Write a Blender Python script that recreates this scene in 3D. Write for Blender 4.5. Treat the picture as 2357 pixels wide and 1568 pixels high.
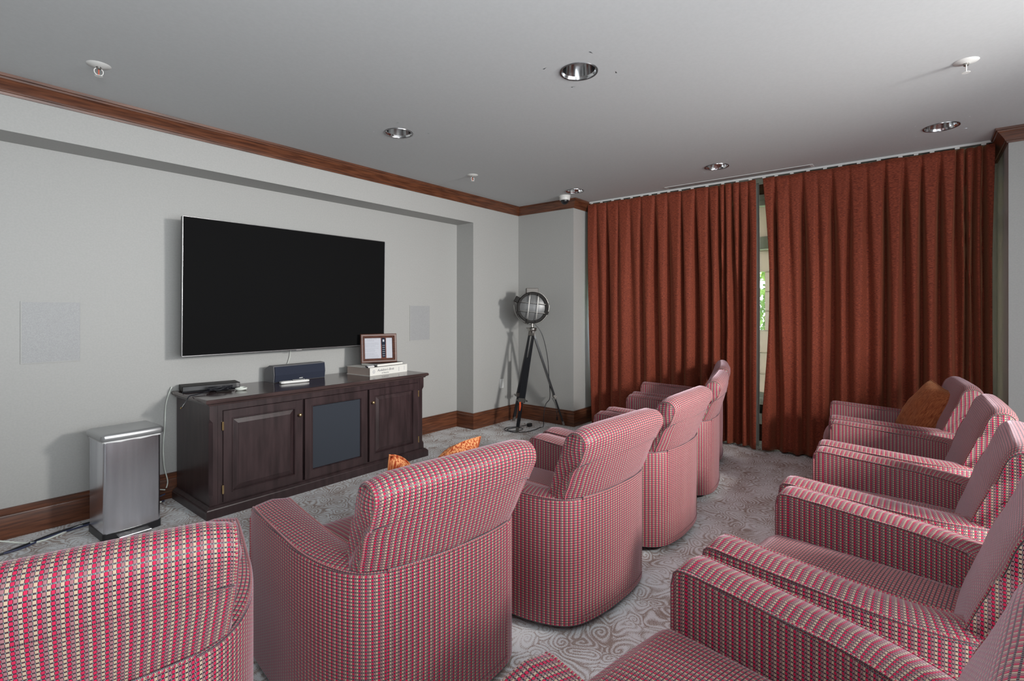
import bpy, bmesh, math, random
from mathutils import Vector, Matrix, noise
R = math.radians
PI = math.pi
scene = bpy.context.scene
C = scene.collection
for o in list(bpy.data.objects):
    bpy.data.objects.remove(o)

# ------------------------------------------------------------------ camera
CAM_H = 1.40
cam_d = bpy.data.cameras.new('camera')
cam_d.sensor_width = 36.0
cam_d.lens = 36.0 * 1159.0 / 2357.0
cam_d.shift_y = -69.0 / 2357.0
cam_d.clip_start = 0.05
cam = bpy.data.objects.new('camera', cam_d)
C.objects.link(cam)
cam.location = (0, 0, CAM_H)
cam.rotation_euler = (R(90), 0, R(38.9 - 90))
scene.camera = cam

# ------------------------------------------------------------------ world / light / exposure
scene.view_settings.view_transform = 'Standard'
scene.view_settings.look = 'None'
scene.view_settings.gamma = 1.0
scene.view_settings.use_curve_mapping = False
scene.view_settings.exposure = 0.10
w = bpy.data.worlds.new('World')
scene.world = w
w.use_nodes = True
bg = w.node_tree.nodes['Background']
bg.inputs['Color'].default_value = (0.78, 0.88, 1.0, 1)
bg.inputs['Strength'].default_value = 9.0

def area(name, loc, target, sx, sy, power, col, spread=180):
    d = bpy.data.lights.new(name, 'AREA')
    d.shape = 'RECTANGLE'; d.size = sx; d.size_y = sy
    d.energy = power; d.color = col; d.spread = R(spread)
    o = bpy.data.objects.new(name, d); C.objects.link(o)
    o.location = loc
    o.rotation_euler = (Vector(target) - Vector(loc)).to_track_quat('-Z', 'Y').to_euler()
    return o

# unseen lamps in front of the closed wall behind the camera
area('key_light', (2.85, -2.35, 2.15), (3.5, 4.0, 0.55), 0.45, 0.45, 46, (1.0, 0.97, 0.93), 80)  # key lamp placed by tracing the cast shadows back
area('rear_fill', (1.3, -2.75, 1.35), (1.3, 3.0, 0.9), 3.4, 1.9, 128, (0.93, 0.97, 1.0), 150)  # added soft fill; the wall has no window here
# flash bounced off the ceiling behind the camera
area('bounce_flash', (-0.3, -0.7, 1.70), (-0.2, 0.0, 2.74), 0.6, 0.6, 96, (0.94, 0.98, 1.0))

# ------------------------------------------------------------------ helpers
def new_bm():
    bm = bmesh.new()
    bm.loops.layers.uv.new('UVMap')
    return bm

def obj(name, bm, m, parent=None, smooth=None, loc=None):
    bmesh.ops.recalc_face_normals(bm, faces=bm.faces)
    me = bpy.data.meshes.new(name)
    bm.to_mesh(me); bm.free()
    if smooth is not None:
        me.polygons.foreach_set('use_smooth', [True] * len(me.polygons))
        me.set_sharp_from_angle(angle=R(smooth))
    me.materials.append(MAT[m])
    o = bpy.data.objects.new(name, me)
    C.objects.link(o)
    if parent: o.parent = parent
    if loc: o.location = loc
    return o

def tag(o, label=None, cat=None, group=None, kind=None):
    if label: o['label'] = label
    if cat: o['category'] = cat
    if group: o['group'] = group
    if kind: o['kind'] = kind
    return o

def thing(name, label, cat, loc=(0, 0, 0), rz=0.0, group=None):
    o = bpy.data.objects.new(name, None)
    o.empty_display_size = 0.1
    C.objects.link(o)
    o.location = loc; o.rotation_euler = (0, 0, rz)
    return tag(o, label, cat, group)

def copy_tree(o, parent=None):
    c = o.copy(); C.objects.link(c)
    if parent: c.parent = parent
    for ch in list(o.children):
        copy_tree(ch, c)
    return c

def box(bm, x0, x1, y0, y1, z0, z1, bev=0.0, seg=2, mtx=None):
    t = bmesh.new()
    bmesh.ops.create_cube(t, size=1.0)
    for v in t.verts:
        v.co = Vector(((x0 + x1) / 2 + v.co.x * (x1 - x0), (y0 + y1) / 2 + v.co.y * (y1 - y0), (z0 + z1) / 2 + v.co.z * (z1 - z0)))
    if bev > 0:
        bmesh.ops.bevel(t, geom=list(t.edges), offset=bev, segments=seg, profile=0.5, affect='EDGES')
    merge(bm, t, mtx)

def merge(bm, t, mtx=None):
    vm = {}
    for v in t.verts:
        vm[v] = bm.verts.new(mtx @ v.co if mtx else v.co)
    for f in t.faces:
        try: bm.faces.new([vm[v] for v in f.verts])
        except ValueError: pass
    t.free()

def loft(bm, rings, closed=True, cap0=False, cap1=False, uv=None):
    """rings: list of equal-length point lists; uv: same-shaped list of (u,v) (ring may hold one extra uv for the wrap)."""
    L = bm.loops.layers.uv.active
    vs = [[bm.verts.new(p) for p in r] for r in rings]
    n = len(rings[0])
    for i in range(len(rings) - 1):
        for j in range(n if closed else n - 1):
            k = (j + 1) % n
            try: f = bm.faces.new((vs[i][j], vs[i][k], vs[i + 1][k], vs[i + 1][j]))
            except ValueError: continue
            if uv:
                kk = j + 1 if len(uv[i]) > n else k
                for l, q in zip(f.loops, (uv[i][j], uv[i][kk], uv[i + 1][kk], uv[i + 1][j])):
                    l[L].uv = q
    for flag, idx in ((cap0, 0), (cap1, -1)):
        if flag:
            f = bm.faces.new(vs[idx])
    return vs

def frames(pts, closed=False):
    n = len(pts); T = []
    for i in range(n):
        a = pts[(i - 1) % n] if (closed or i > 0) else pts[i]
        b = pts[(i + 1) % n] if (closed or i < n - 1) else pts[i]
        t = (b - a)
        T.append(t.normalized() if t.length > 1e-9 else Vector((0, 0, 1)))
    up = Vector((0, 0, 1)) if abs(T[0].z) < 0.9 else Vector((1, 0, 0))
    nrm = (up - T[0] * up.dot(T[0])).normalized()
    out = []
    for t in T:
        nrm = (nrm - t * nrm.dot(t))
        nrm = nrm.normalized() if nrm.length > 1e-6 else t.orthogonal().normalized()
        out.append((t, nrm, t.cross(nrm)))
    return out

def tube(bm, pts, r, n=6, closed=False, uvs=1.0):
    pts = [Vector(p) for p in pts]
    fr = frames(pts, closed)
    rings, uv, s = [], [], 0.0
    for i, (p, (t, a, b)) in enumerate(zip(pts, fr)):
        if i: s += (p - pts[i - 1]).length
        rr = r[i] if isinstance(r, (list, tuple)) else r
        rings.append([p + (a * math.cos(2 * PI * k / n) + b * math.sin(2 * PI * k / n)) * rr for k in range(n)])
        uv.append([(s * uvs, 2 * PI * rr * k / n * uvs) for k in range(n + 1)])
    if closed:
        rings.append(rings[0]); uv.append(uv[0])
        loft(bm, rings, True, uv=uv)
        bmesh.ops.remove_doubles(bm, verts=bm.verts, dist=1e-6)
    else:
        loft(bm, rings, True, True, True, uv=uv)

def spline(pts, n=8, closed=False):
    pts = [Vector(p) for p in pts]
    out = []; m = len(pts)
    for i in range(m if closed else m - 1):
        if closed:
            p0, p1, p2, p3 = pts[(i - 1) % m], pts[i], pts[(i + 1) % m], pts[(i + 2) % m]
        else:
            p0, p1, p2, p3 = pts[max(i - 1, 0)], pts[i], pts[i + 1], pts[min(i + 2, m - 1)]
        for k in range(n):
            t = k / n
            out.append(0.5 * ((2 * p1) + (p2 - p0) * t + (2 * p0 - 5 * p1 + 4 * p2 - p3) * t * t + (3 * p1 - p0 - 3 * p2 + p3) * t ** 3))
    if not closed: out.append(pts[-1])
    return out

def lathe(bm, prof, n=24, mtx=None, cap0=False, cap1=False):
    rings = []
    for r, z in prof:
        ring = [Vector((r * math.cos(2 * PI * k / n), r * math.sin(2 * PI * k / n), z)) for k in range(n)]
        rings.append([mtx @ p for p in ring] if mtx else ring)
    loft(bm, rings, True, cap0, cap1)

def rod(bm, p0, p1, r0, r1=None, n=12):
    tube(bm, [p0, p1], [r0, r0 if r1 is None else r1], n)

def softbox(bm, x0, x1, y0, y1, z0, z1, r, n=10, puff=(0, 0, 0), fn=None, uvoff=(0, 0)):
    """upholstered block: rounded edges, puffed faces, box-mapped metric uv."""
    L = bm.loops.layers.uv.active
    c = Vector(((x0 + x1) / 2, (y0 + y1) / 2, (z0 + z1) / 2))
    h = Vector(((x1 - x0) / 2, (y1 - y0) / 2, (z1 - z0) / 2))
    cache = {}
    def param(i, hh):
        m = n // 2
        # denser sampling near the edges
        t = i / n * 2 - 1
        return math.copysign(abs(t) ** 0.75, t) * hh
    def vert(q):
        key = tuple(round(a, 6) for a in q)
        if key in cache: return cache[key]
        p = Vector(q)
        inner = Vector([max(-(h[a] - r), min(h[a] - r, p[a])) for a in range(3)])
        d = p - inner
        if d.length > 1e-9: p = inner + d.normalized() * r
        f = Vector([1 - (q[a] / h[a]) ** 2 for a in range(3)])
        g = Vector((math.copysign(1, q[0]) * puff[0] * (abs(q[0]) / h.x) ** 2 * f.y * f.z,
                    math.copysign(1, q[1]) * puff[1] * (abs(q[1]) / h.y) ** 2 * f.x * f.z,
                    math.copysign(1, q[2]) * puff[2] * (abs(q[2]) / h.z) ** 2 * f.x * f.y))
        p = p + g + c
        if fn: p = fn(p)
        v = bm.verts.new(p); cache[key] = v
        return v
    for ax in range(3):
        a, b = [(1, 2), (0, 2), (0, 1)][ax]
        for sgn in (-1, 1):
            for i in range(n):
                for j in range(n):
                    qs = []
                    for (ii, jj) in ((i, j), (i + 1, j), (i + 1, j + 1), (i, j + 1)):
                        q = [0, 0, 0]; q[ax] = sgn * h[ax]; q[a] = param(ii, h[a]); q[b] = param(jj, h[b])
                        qs.append(tuple(q))
                    try: f = bm.faces.new([vert(q) for q in qs])
                    except ValueError: continue
                    for l, q in zip(f.loops, qs):
                        if ax == 2: l[L].uv = (q[0] + uvoff[0], q[1] + uvoff[1])
                        elif ax == 1: l[L].uv = (q[0] + uvoff[0], q[2] + h.y * 1 + uvoff[1])
                        else: l[L].uv = (q[1] + uvoff[0], q[2] + uvoff[1])

def sweep(bm, path, prof, side=1):
    """path: list of (x,y); prof: list of (out, z); mitred corners. out is measured towards the left (side=1) of travel."""
    P = [Vector((p[0], p[1])) for p in path]
    n = len(P); rings = []
    for i in range(n):
        d0 = (P[i] - P[i - 1]).normalized() if i > 0 else None
        d1 = (P[i + 1] - P[i]).normalized() if i < n - 1 else None
        n0 = Vector((-d0.y, d0.x)) * side if d0 else None
        n1 = Vector((-d1.y, d1.x)) * side if d1 else None
        if n0 is None: m = n1
        elif n1 is None: m = n0
        else: m = (n0 + n1) / (1 + n0.dot(n1))
        rings.append([Vector((P[i].x + m.x * o, P[i].y + m.y * o, z)) for o, z in prof])
    loft(bm, rings, True, True, True)

# ------------------------------------------------------------------ materials
MAT = {}
def base(name, col=(0.5, 0.5, 0.5), rough=0.5, metal=0.0, spec=0.5, coat=0.0):
    m = bpy.data.materials.new(name); m.use_nodes = True
    b = m.node_tree.nodes['Principled BSDF']
    b.inputs['Base Color'].default_value = (*col, 1)
    b.inputs['Roughness'].default_value = rough
    b.inputs['Metallic'].default_value = metal
    b.inputs['Specular IOR Level'].default_value = spec
    b.inputs['Coat Weight'].default_value = coat
    MAT[name] = m
    return m, m.node_tree, b

def nd(nt, kind, **kw):
    n = nt.nodes.new(kind)
    for k, v in kw.items():
        if k in n.inputs.keys() if hasattr(n.inputs, 'keys') else False: n.inputs[k].default_value = v
        else: setattr(n, k, v)
    return n

def math_n(nt, op, a, b=None, c=None):
    n = nt.nodes.new('ShaderNodeMath'); n.operation = op
    for i, x in enumerate((a, b, c)):
        if x is None: continue
        if isinstance(x, (int, float)): n.inputs[i].default_value = x
        else: nt.links.new(x, n.inputs[i])
    return n.outputs[0]

def mixc(nt, fac, a, b):
    n = nt.nodes.new('ShaderNodeMix'); n.data_type = 'RGBA'
    for sock, x in ((n.inputs[0], fac), (n.inputs[6], a), (n.inputs[7], b)):
        if isinstance(x, (int, float)): sock.default_value = x
        elif isinstance(x, tuple): sock.default_value = (*x, 1)
        else: nt.links.new(x, sock)
    return n.outputs[2]

def noise_col(nt, scale, c0, c1, stretch=(1, 1, 1), detail=4, lo=0.35, hi=0.65):
    tc = nt.nodes.new('ShaderNodeTexCoord')
    mp = nt.nodes.new('ShaderNodeMapping'); mp.inputs['Scale'].default_value = stretch
    nt.links.new(tc.outputs['Object'], mp.inputs['Vector'])
    nz = nt.nodes.new('ShaderNodeTexNoise'); nz.inputs['Scale'].default_value = scale; nz.inputs['Detail'].default_value = detail
    nt.links.new(mp.outputs[0], nz.inputs['Vector'])
    rp = nt.nodes.new('ShaderNodeValToRGB')
    rp.color_ramp.elements[0].position = lo; rp.color_ramp.elements[0].color = (*c0, 1)
    rp.color_ramp.elements[1].position = hi; rp.color_ramp.elements[1].color = (*c1, 1)
    nt.links.new(nz.outputs['Fac'], rp.inputs['Fac'])
    return rp.outputs['Color'], nz.outputs['Fac']

def bump(nt, b, h, strength=0.2, dist=0.002):
    n = nt.nodes.new('ShaderNodeBump'); n.inputs['Strength'].default_value = strength; n.inputs['Distance'].default_value = dist
    nt.links.new(h, n.inputs['Height']); nt.links.new(n.outputs[0], b.inputs['Normal'])

def noisy(name, scale, c0, c1, rough, stretch=(1, 1, 1), bmp=0.0, metal=0.0, spec=0.5, coat=0.0, lo=0.35, hi=0.65, detail=4):
    m, nt, b = base(name, c0, rough, metal, spec, coat)
    col, f = noise_col(nt, scale, c0, c1, stretch, detail, lo, hi)
    nt.links.new(col, b.inputs['Base Color'])
    if bmp: bump(nt, b, f, bmp)
    return m, nt, b

noisy('wall_paint', 90, (0.37, 0.37, 0.36), (0.395, 0.395, 0.383), 0.55, bmp=0.05)
noisy('low_bounce_paint', 90, (0.19, 0.187, 0.182), (0.21, 0.207, 0.20), 0.6)  # unseen end wall, darkened so less light bounces onto the chair sides
noisy('ceiling_paint', 60, (0.545, 0.56, 0.565), (0.565, 0.58, 0.585), 0.8, bmp=0.04)
noisy('trim_wood', 9, (0.065, 0.022, 0.011), (0.15, 0.052, 0.024), 0.32, stretch=(0.6, 0.6, 9), bmp=0.03)
noisy('cabinet_wood', 7, (0.023, 0.0130, 0.0140), (0.045, 0.026, 0.028), 0.36, stretch=(4, 4, 0.5), bmp=0.03)
noisy('cabinet_top_wood', 7, (0.045, 0.028, 0.027), (0.075, 0.047, 0.045), 0.13, stretch=(0.5, 5, 1), bmp=0.01)
noisy('frame_wood', 12, (0.060, 0.020, 0.013), (0.115, 0.040, 0.024), 0.42, stretch=(1, 1, 6))
base('grille_cloth', (0.022, 0.028, 0.040), 0.8)
base('speaker_cloth', (0.014, 0.019, 0.038), 0.85)
base('speaker_shell', (0.12, 0.12, 0.13), 0.4)
base('brass', (0.75, 0.55, 0.28), 0.25, 1.0)
base('screen_black', (0.0075, 0.0075, 0.0078), 0.6, 0, 0.02)
base('bezel', (0.75, 0.76, 0.78), 0.25, 0.9)
base('black_plastic', (0.012, 0.012, 0.014), 0.35)
base('black_paint', (0.010, 0.011, 0.014), 0.3, 0, 0.5, 0.3)
base('white_plastic', (0.72, 0.72, 0.70), 0.4)
base('white_paint', (0.70, 0.71, 0.70), 0.5)
base('offwhite_lining', (0.62, 0.68, 0.62), 0.8)
base('chrome', (0.80, 0.81, 0.83), 0.12, 1.0)
base('reflector', (0.78, 0.79, 0.80), 0.13, 1.0)
base('trim_ring', (0.24, 0.24, 0.25), 0.25, 1.0)
noisy('steel', 30, (0.70, 0.71, 0.76), (0.80, 0.81, 0.86), 0.24, stretch=(1, 1, 0.05), metal=1.0)
base('lid_metal', (0.50, 0.51, 0.52), 0.38, 0.85)
base('nickel', (0.36, 0.35, 0.33), 0.33, 1.0)
base('dark_nickel', (0.014, 0.012, 0.011), 0.5, 0.0, 0.15)
base('aged_nickel', (0.13, 0.12, 0.11), 0.45, 0.3)
base('bag_plastic', (0.75, 0.75, 0.75), 0.35)
base('paper', (0.50, 0.51, 0.56), 0.8, 0, 0.2)
base('print_red', (0.22, 0.07, 0.045), 0.9, 0, 0.1)
base('print_black', (0.02, 0.025, 0.04), 0.9, 0, 0.1)
base('page_edge', (0.42, 0.34, 0.30), 0.9)
base('book_cover', (0.74, 0.73, 0.69), 0.45)
base('ink', (0.06, 0.065, 0.09), 0.6)
base('ink_grey', (0.36, 0.37, 0.42), 0.6)
base('orange_tag', (0.75, 0.10, 0.03), 0.5)
base('white_cable', (0.74, 0.78, 0.72), 0.45)
base('black_cable', (0.012, 0.013, 0.018), 0.4)
base('blue_cable', (0.05, 0.06, 0.12), 0.4)
noisy('speaker_grille', 260, (0.29, 0.295, 0.30), (0.37, 0.375, 0.38), 0.5, bmp=0.1)
m, nt, b = base('shade_cloth', (0.42, 0.385, 0.35), 0.85)
tl = nt.nodes.new('ShaderNodeBsdfTranslucent'); tl.inputs[0].default_value = (0.66, 0.56, 0.47, 1)
mx = nt.nodes.new('ShaderNodeMixShader'); mx.inputs[0].default_value = 0.55
nt.links.new(b.outputs[0], mx.inputs[1]); nt.links.new(tl.outputs[0], mx.inputs[2])
nt.links.new(mx.outputs[0], nt.nodes['Material Output'].inputs['Surface'])
base('window_paint', (0.46, 0.45, 0.40), 0.6)
noisy('leaf', 3, (0.16, 0.32, 0.03), (0.42, 0.60, 0.10), 0.6)
base('grass', (0.10, 0.20, 0.04), 0.9)

# window glass
m, nt, b = base('glass', (1, 1, 1), 0.02)
tr = nt.nodes.new('ShaderNodeBsdfTransparent'); mx = nt.nodes.new('ShaderNodeMixShader'); mx.inputs[0].default_value = 0.08
nt.links.new(tr.outputs[0], mx.inputs[1]); nt.links.new(b.outputs[0], mx.inputs[2])
nt.links.new(mx.outputs[0], nt.nodes['Material Output'].inputs['Surface'])
# lamp lens
m, nt, b = base('lens_glass', (0.12, 0.122, 0.122), 0.3)

# armchair upholstery: woven columns of red, mauve and tan patches between dark weft rows
def fabric(name, us, vs):
    m, nt, b = base(name, (0.4, 0.2, 0.2), 0.7, 0, 0.25)
    uv = nt.nodes.new('ShaderNodeUVMap'); uv.uv_map = 'UVMap'
    sp = nt.nodes.new('ShaderNodeSeparateXYZ'); nt.links.new(uv.outputs[0], sp.inputs[0])
    u = math_n(nt, 'MULTIPLY', sp.outputs[0], 1.0 / us)
    v = math_n(nt, 'MULTIPLY', sp.outputs[1], 1.0 / vs)
    fu = math_n(nt, 'FRACT', u)
    rp = nt.nodes.new('ShaderNodeValToRGB'); cr = rp.color_ramp; cr.interpolation = 'CONSTANT'
    cr.elements[0].position = 0; cr.elements[0].color = (0.50, 0.018, 0.070, 1)
    cr.elements[1].position = 1 / 3; cr.elements[1].color = (0.31, 0.14, 0.155, 1)
    e = cr.elements.new(2 / 3); e.color = (0.46, 0.34, 0.25, 1)
    nt.links.new(fu, rp.inputs['Fac'])
    fc = math_n(nt, 'FRACT', math_n(nt, 'MULTIPLY', u, 3.0))
    sep = math_n(nt, 'LESS_THAN', fc, 0.14)
    fr = math_n(nt, 'FRACT', v)
    row = math_n(nt, 'LESS_THAN', fr, 0.34)
    dark = mixc(nt, row, rp.outputs['Color'], (0.034, 0.012, 0.023))
    sepc = mixc(nt, row, (0.022, 0.012, 0.014), (0.24, 0.36, 0.36))
    col = mixc(nt, sep, dark, sepc)
    nt.links.new(col, b.inputs['Base Color'])
    rg = nt.nodes.new('ShaderNodeMapRange'); rg.inputs['To Min'].default_value = 0.8; rg.inputs['To Max'].default_value = 0.38
    nt.links.new(row, rg.inputs['Value']); nt.links.new(rg.outputs[0], b.inputs['Roughness'])
    sg_ = nt.nodes.new('ShaderNodeMapRange'); sg_.inputs['To Min'].default_value = 0.2; sg_.inputs['To Max'].default_value = 0.55
    nt.links.new(row, sg_.inputs['Value']); nt.links.new(sg_.outputs[0], b.inputs['Specular IOR Level'])
    # relief of the weave
    hx = math_n(nt, 'SINE', math_n(nt, 'MULTIPLY', fc, PI))
    hy = math_n(nt, 'SINE', math_n(nt, 'MULTIPLY', fr, PI))
    bump(nt, b, math_n(nt, 'MULTIPLY', hx, hy), 0.45, 0.001)
    b.inputs['Sheen Weight'].default_value = 0.5
    b.inputs['Sheen Roughness'].default_value = 0.35
    b.inputs['Sheen Tint'].default_value = (1.0, 0.76, 0.87, 1)
    return m
fabric('chair_fabric', 0.0200, 0.0108)
fabric('piping_fabric', 0.010, 0.012)

# carpet: scrollwork of light grey on brown
m, nt, b = base('carpet', (0.4, 0.38, 0.36), 0.95, 0, 0.1)
tc = nt.nodes.new('ShaderNodeTexCoord')
wz = nt.nodes.new('ShaderNodeTexNoise'); wz.inputs['Scale'].default_value = 5.0; wz.inputs['Detail'].default_value = 1.0
nt.links.new(tc.outputs['Object'], wz.inputs['Vector'])
vm = nt.nodes.new('ShaderNodeVectorMath'); vm.operation = 'MULTIPLY_ADD'
vm.inputs[1].default_value = (0.24, 0.24, 0); nt.links.new(wz.outputs['Color'], vm.inputs[0]); nt.links.new(tc.outputs['Object'], vm.inputs[2])
vo = nt.nodes.new('ShaderNodeTexVoronoi'); vo.voronoi_dimensions = '2D'; vo.inputs['Scale'].default_value = 8.6; vo.inputs['Randomness'].default_value = 0.75
nt.links.new(vm.outputs[0], vo.inputs['Vector'])
sb = nt.nodes.new('ShaderNodeVectorMath'); sb.operation = 'SUBTRACT'
nt.links.new(vm.outputs[0], sb.inputs[0]); nt.links.new(vo.outputs['Position'], sb.inputs[1])
s3 = nt.nodes.new('ShaderNodeSeparateXYZ'); nt.links.new(sb.outputs[0], s3.inputs[0])
rr = math_n(nt, 'SQRT', math_n(nt, 'ADD', math_n(nt, 'MULTIPLY', s3.outputs[0], s3.outputs[0]), math_n(nt, 'MULTIPLY', s3.outputs[1], s3.outputs[1])))
th = math_n(nt, 'ARCTAN2', s3.outputs[1], s3.outputs[0])
sc = nt.nodes.new('ShaderNodeSeparateColor'); nt.links.new(vo.outputs['Color'], sc.inputs[0])
sg = math_n(nt, 'SUBTRACT', math_n(nt, 'MULTIPLY', math_n(nt, 'GREATER_THAN', sc.outputs[0], 0.5), 2.0), 1.0)
ph = math_n(nt, 'ADD', math_n(nt, 'MULTIPLY', th, sg), math_n(nt, 'MULTIPLY', rr, 250.0))
ph = math_n(nt, 'ADD', ph, math_n(nt, 'MULTIPLY', sc.outputs[1], 6.28))
spi = math_n(nt, 'SINE', ph)
ve = nt.nodes.new('ShaderNodeTexVoronoi'); ve.voronoi_dimensions = '2D'; ve.feature = 'DISTANCE_TO_EDGE'; ve.inputs['Scale'].default_value = 8.6; ve.inputs['Randomness'].default_value = 0.75
nt.links.new(vm.outputs[0], ve.inputs['Vector'])
edge = math_n(nt, 'MULTIPLY', math_n(nt, 'LESS_THAN', ve.outputs['Distance'], 0.035), 0.8)
gr = nt.nodes.new('ShaderNodeTexNoise'); gr.inputs['Scale'].default_value = 260.0; gr.inputs['Detail'].default_value = 2.0
nt.links.new(tc.outputs['Object'], gr.inputs['Vector'])
wv = nt.nodes.new('ShaderNodeTexWave'); wv.wave_type = 'BANDS'; wv.bands_direction = 'DIAGONAL'; wv.inputs['Scale'].default_value = 55.0
wv.inputs['Distortion'].default_value = 3.0; wv.inputs['Detail'].default_value = 2.0; wv.inputs['Detail Scale'].default_value = 3.0
nt.links.new(tc.outputs['Object'], wv.inputs['Vector'])
gv = math_n(nt, 'ADD', math_n(nt, 'MULTIPLY', math_n(nt, 'SUBTRACT', gr.outputs['Fac'], 0.5), 7.0), math_n(nt, 'MULTIPLY', math_n(nt, 'SUBTRACT', wv.outputs['Fac'], 0.5), 0.9))
val = math_n(nt, 'ADD', math_n(nt, 'SUBTRACT', math_n(nt, 'ADD', spi, math_n(nt, 'MULTIPLY_ADD', wz.outputs['Fac'], -4.5, 2.75)), edge), gv)
msk = nt.nodes.new('ShaderNodeMapRange'); msk.inputs['From Min'].default_value = -0.9; msk.inputs['From Max'].default_value = 0.9
nt.links.new(val, msk.inputs['Value'])
ccol = mixc(nt, msk.outputs[0], (0.37, 0.29, 0.255), (0.80, 0.82, 0.84))
nt.links.new(ccol, b.inputs['Base Color'])
bump(nt, b, gr.outputs['Fac'], 0.6, 0.004)

# curtain: slubby rust weave
m, nt, b = base('curtain_cloth', (0.3, 0.06, 0.03), 0.75, 0, 0.2)
col, f = noise_col(nt, 100, (0.055, 0.010, 0.009), (0.39, 0.086, 0.042), (1, 0.55, 5.0), 5, 0.30, 0.72)
nt.links.new(col, b.inputs['Base Color']); bump(nt, b, f, 0.35, 0.002)
b.inputs['Sheen Weight'].default_value = 0.35; b.inputs['Sheen Roughness'].default_value = 0.4; b.inputs['Sheen Tint'].default_value = (1, 0.55, 0.3, 1)
# velvet cushions
m, nt, b = base('orange_velvet', (0.45, 0.12, 0.04), 0.8, 0, 0.2)
col, f = noise_col(nt, 45, (0.20, 0.040, 0.013), (0.43, 0.135, 0.05), (3.0, 3.0, 0.6), 4, 0.32, 0.68)
nt.links.new(col, b.inputs['Base Color']); bump(nt, b, f, 0.4, 0.003)
b.inputs['Sheen Weight'].default_value = 0.4; b.inputs['Sheen Tint'].default_value = (1, 0.6, 0.35, 1)
m, nt, b = base('striped_velvet', (0.5, 0.15, 0.05), 0.8, 0, 0.2)
col, f = noise_col(nt, 40, (0.33, 0.045, 0.012), (0.78, 0.36, 0.15), (4.0, 4.0, 0.14), 2, 0.40, 0.62)
nt.links.new(col, b.inputs['Base Color']); bump(nt, b, f, 0.3, 0.002)

# ------------------------------------------------------------------ room shell
H = 2.74
Y_REC, Y_TV, X_COL, X_WIN = 4.354, 4.08, 5.19, 5.90
REC_END, SOFFIT = 4.33, 2.435
N0, N1 = -0.518, 3.235            # window niche
XL, YB = -2.6, -2.95              # walls behind the camera

bm = new_bm()
box(bm, XL - 0.2, 6.6, YB - 0.2, 4.7, -0.08, 0.0)
tag(obj('floor', bm, 'carpet'), 'grey and brown scroll patterned carpet', 'floor', kind='structure')

LIGHTS = [(2.43, 1.48), (2.42, 3.05), (4.82, -0.13), (4.84, 1.46), (4.83, 3.00)]
bm = new_bm()
xs = [XL - 0.2, 2.28, 2.58, 4.68, 4.98, 6.6]
ys = [YB - 0.2, -0.28, 0.02, 1.32, 1.62, 2.88, 3.18, 4.7]
RH = 0.098
for i in range(len(xs) - 1):
    for j in range(len(ys) - 1):
        x0, x1, y0, y1 = xs[i], xs[i + 1], ys[j], ys[j + 1]
        hit = [l for l in LIGHTS if x0 < l[0] < x1 and y0 < l[1] < y1]
        if not hit:
            q = [bm.verts.new(p) for p in ((x0, y0, H), (x1, y0, H), (x1, y1, H), (x0, y1, H))]
            bm.faces.new(q)
        else:
            cx, cy = hit[0]; n = 48
            inn, out = [], []
            for k in range(n):
                a = 2 * PI * k / n; ca, sa = math.cos(a), math.sin(a)
                inn.append(Vector((cx + RH * ca, cy + RH * sa, H)))
                ts = []
                if ca > 1e-9: ts.append((x1 - cx) / ca)
                if ca < -1e-9: ts.append((x0 - cx) / ca)
                if sa > 1e-9: ts.append((y1 - cy) / sa)
                if sa < -1e-9: ts.append((y0 - cy) / sa)
                t = min(ts); out.append(Vector((cx + t * ca, cy + t * sa, H)))
            loft(bm, [inn, out])
bmesh.ops.remove_doubles(bm, verts=bm.verts, dist=1e-5)
ceil = obj('ceiling', bm, 'ceiling_paint')
for p in ceil.data.polygons:
    pass
tag(ceil, 'smooth pale grey ceiling', 'ceiling', kind='structure')
bm = new_bm()
box(bm, XL - 0.2, 6.6, YB - 0.2, 4.7, H + 0.22, H + 0.3)
tag(obj('ceiling_slab', bm, 'white_paint', ceil), kind='structure')

def struct(name, bm, m, label, parent=None):
    o = obj(name, bm, m, parent)
    return tag(o, label, 'wall' if name.startswith('wall') else name.split('_')[0], kind='structure')

bm = new_bm()
box(bm, XL - 0.2, REC_END, Y_REC, 4.7, 0, SOFFIT)
box(bm, XL - 0.2, REC_END, Y_TV, 4.7, SOFFIT, H)
box(bm, REC_END, 6.6, Y_TV, 4.7, 0, H)
struct('wall_left', bm, 'wall_paint', 'pale grey wall with a shallow recess behind the television')
bm = new_bm()
box(bm, X_COL, 6.6, N1, Y_TV, 0, H)
box(bm, X_COL, 6.6, YB - 0.2, N0, 0, H)
WZ0, WZ1 = 0.47, 2.58
box(bm, X_WIN, X_WIN + 0.22, N0, N1, 0, WZ0)
box(bm, X_WIN, X_WIN + 0.22, N0, N1, WZ1, H)
struct('wall_right', bm, 'wall_paint', 'grey window wall with a deep niche behind the curtains')
bm = new_bm()
box(bm, XL - 0.2, 6.6, YB - 0.2, YB, 0, H)
struct('wall_back', bm, 'wall_paint', 'plain grey wall behind the second row of armchairs')
bm = new_bm()
box(bm, XL - 0.2, XL, YB, Y_REC, 0, H)
struct('wall_near', bm, 'low_bounce_paint', 'plain wall at the unseen left end of the room, darkened to cut bounce light')

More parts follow.
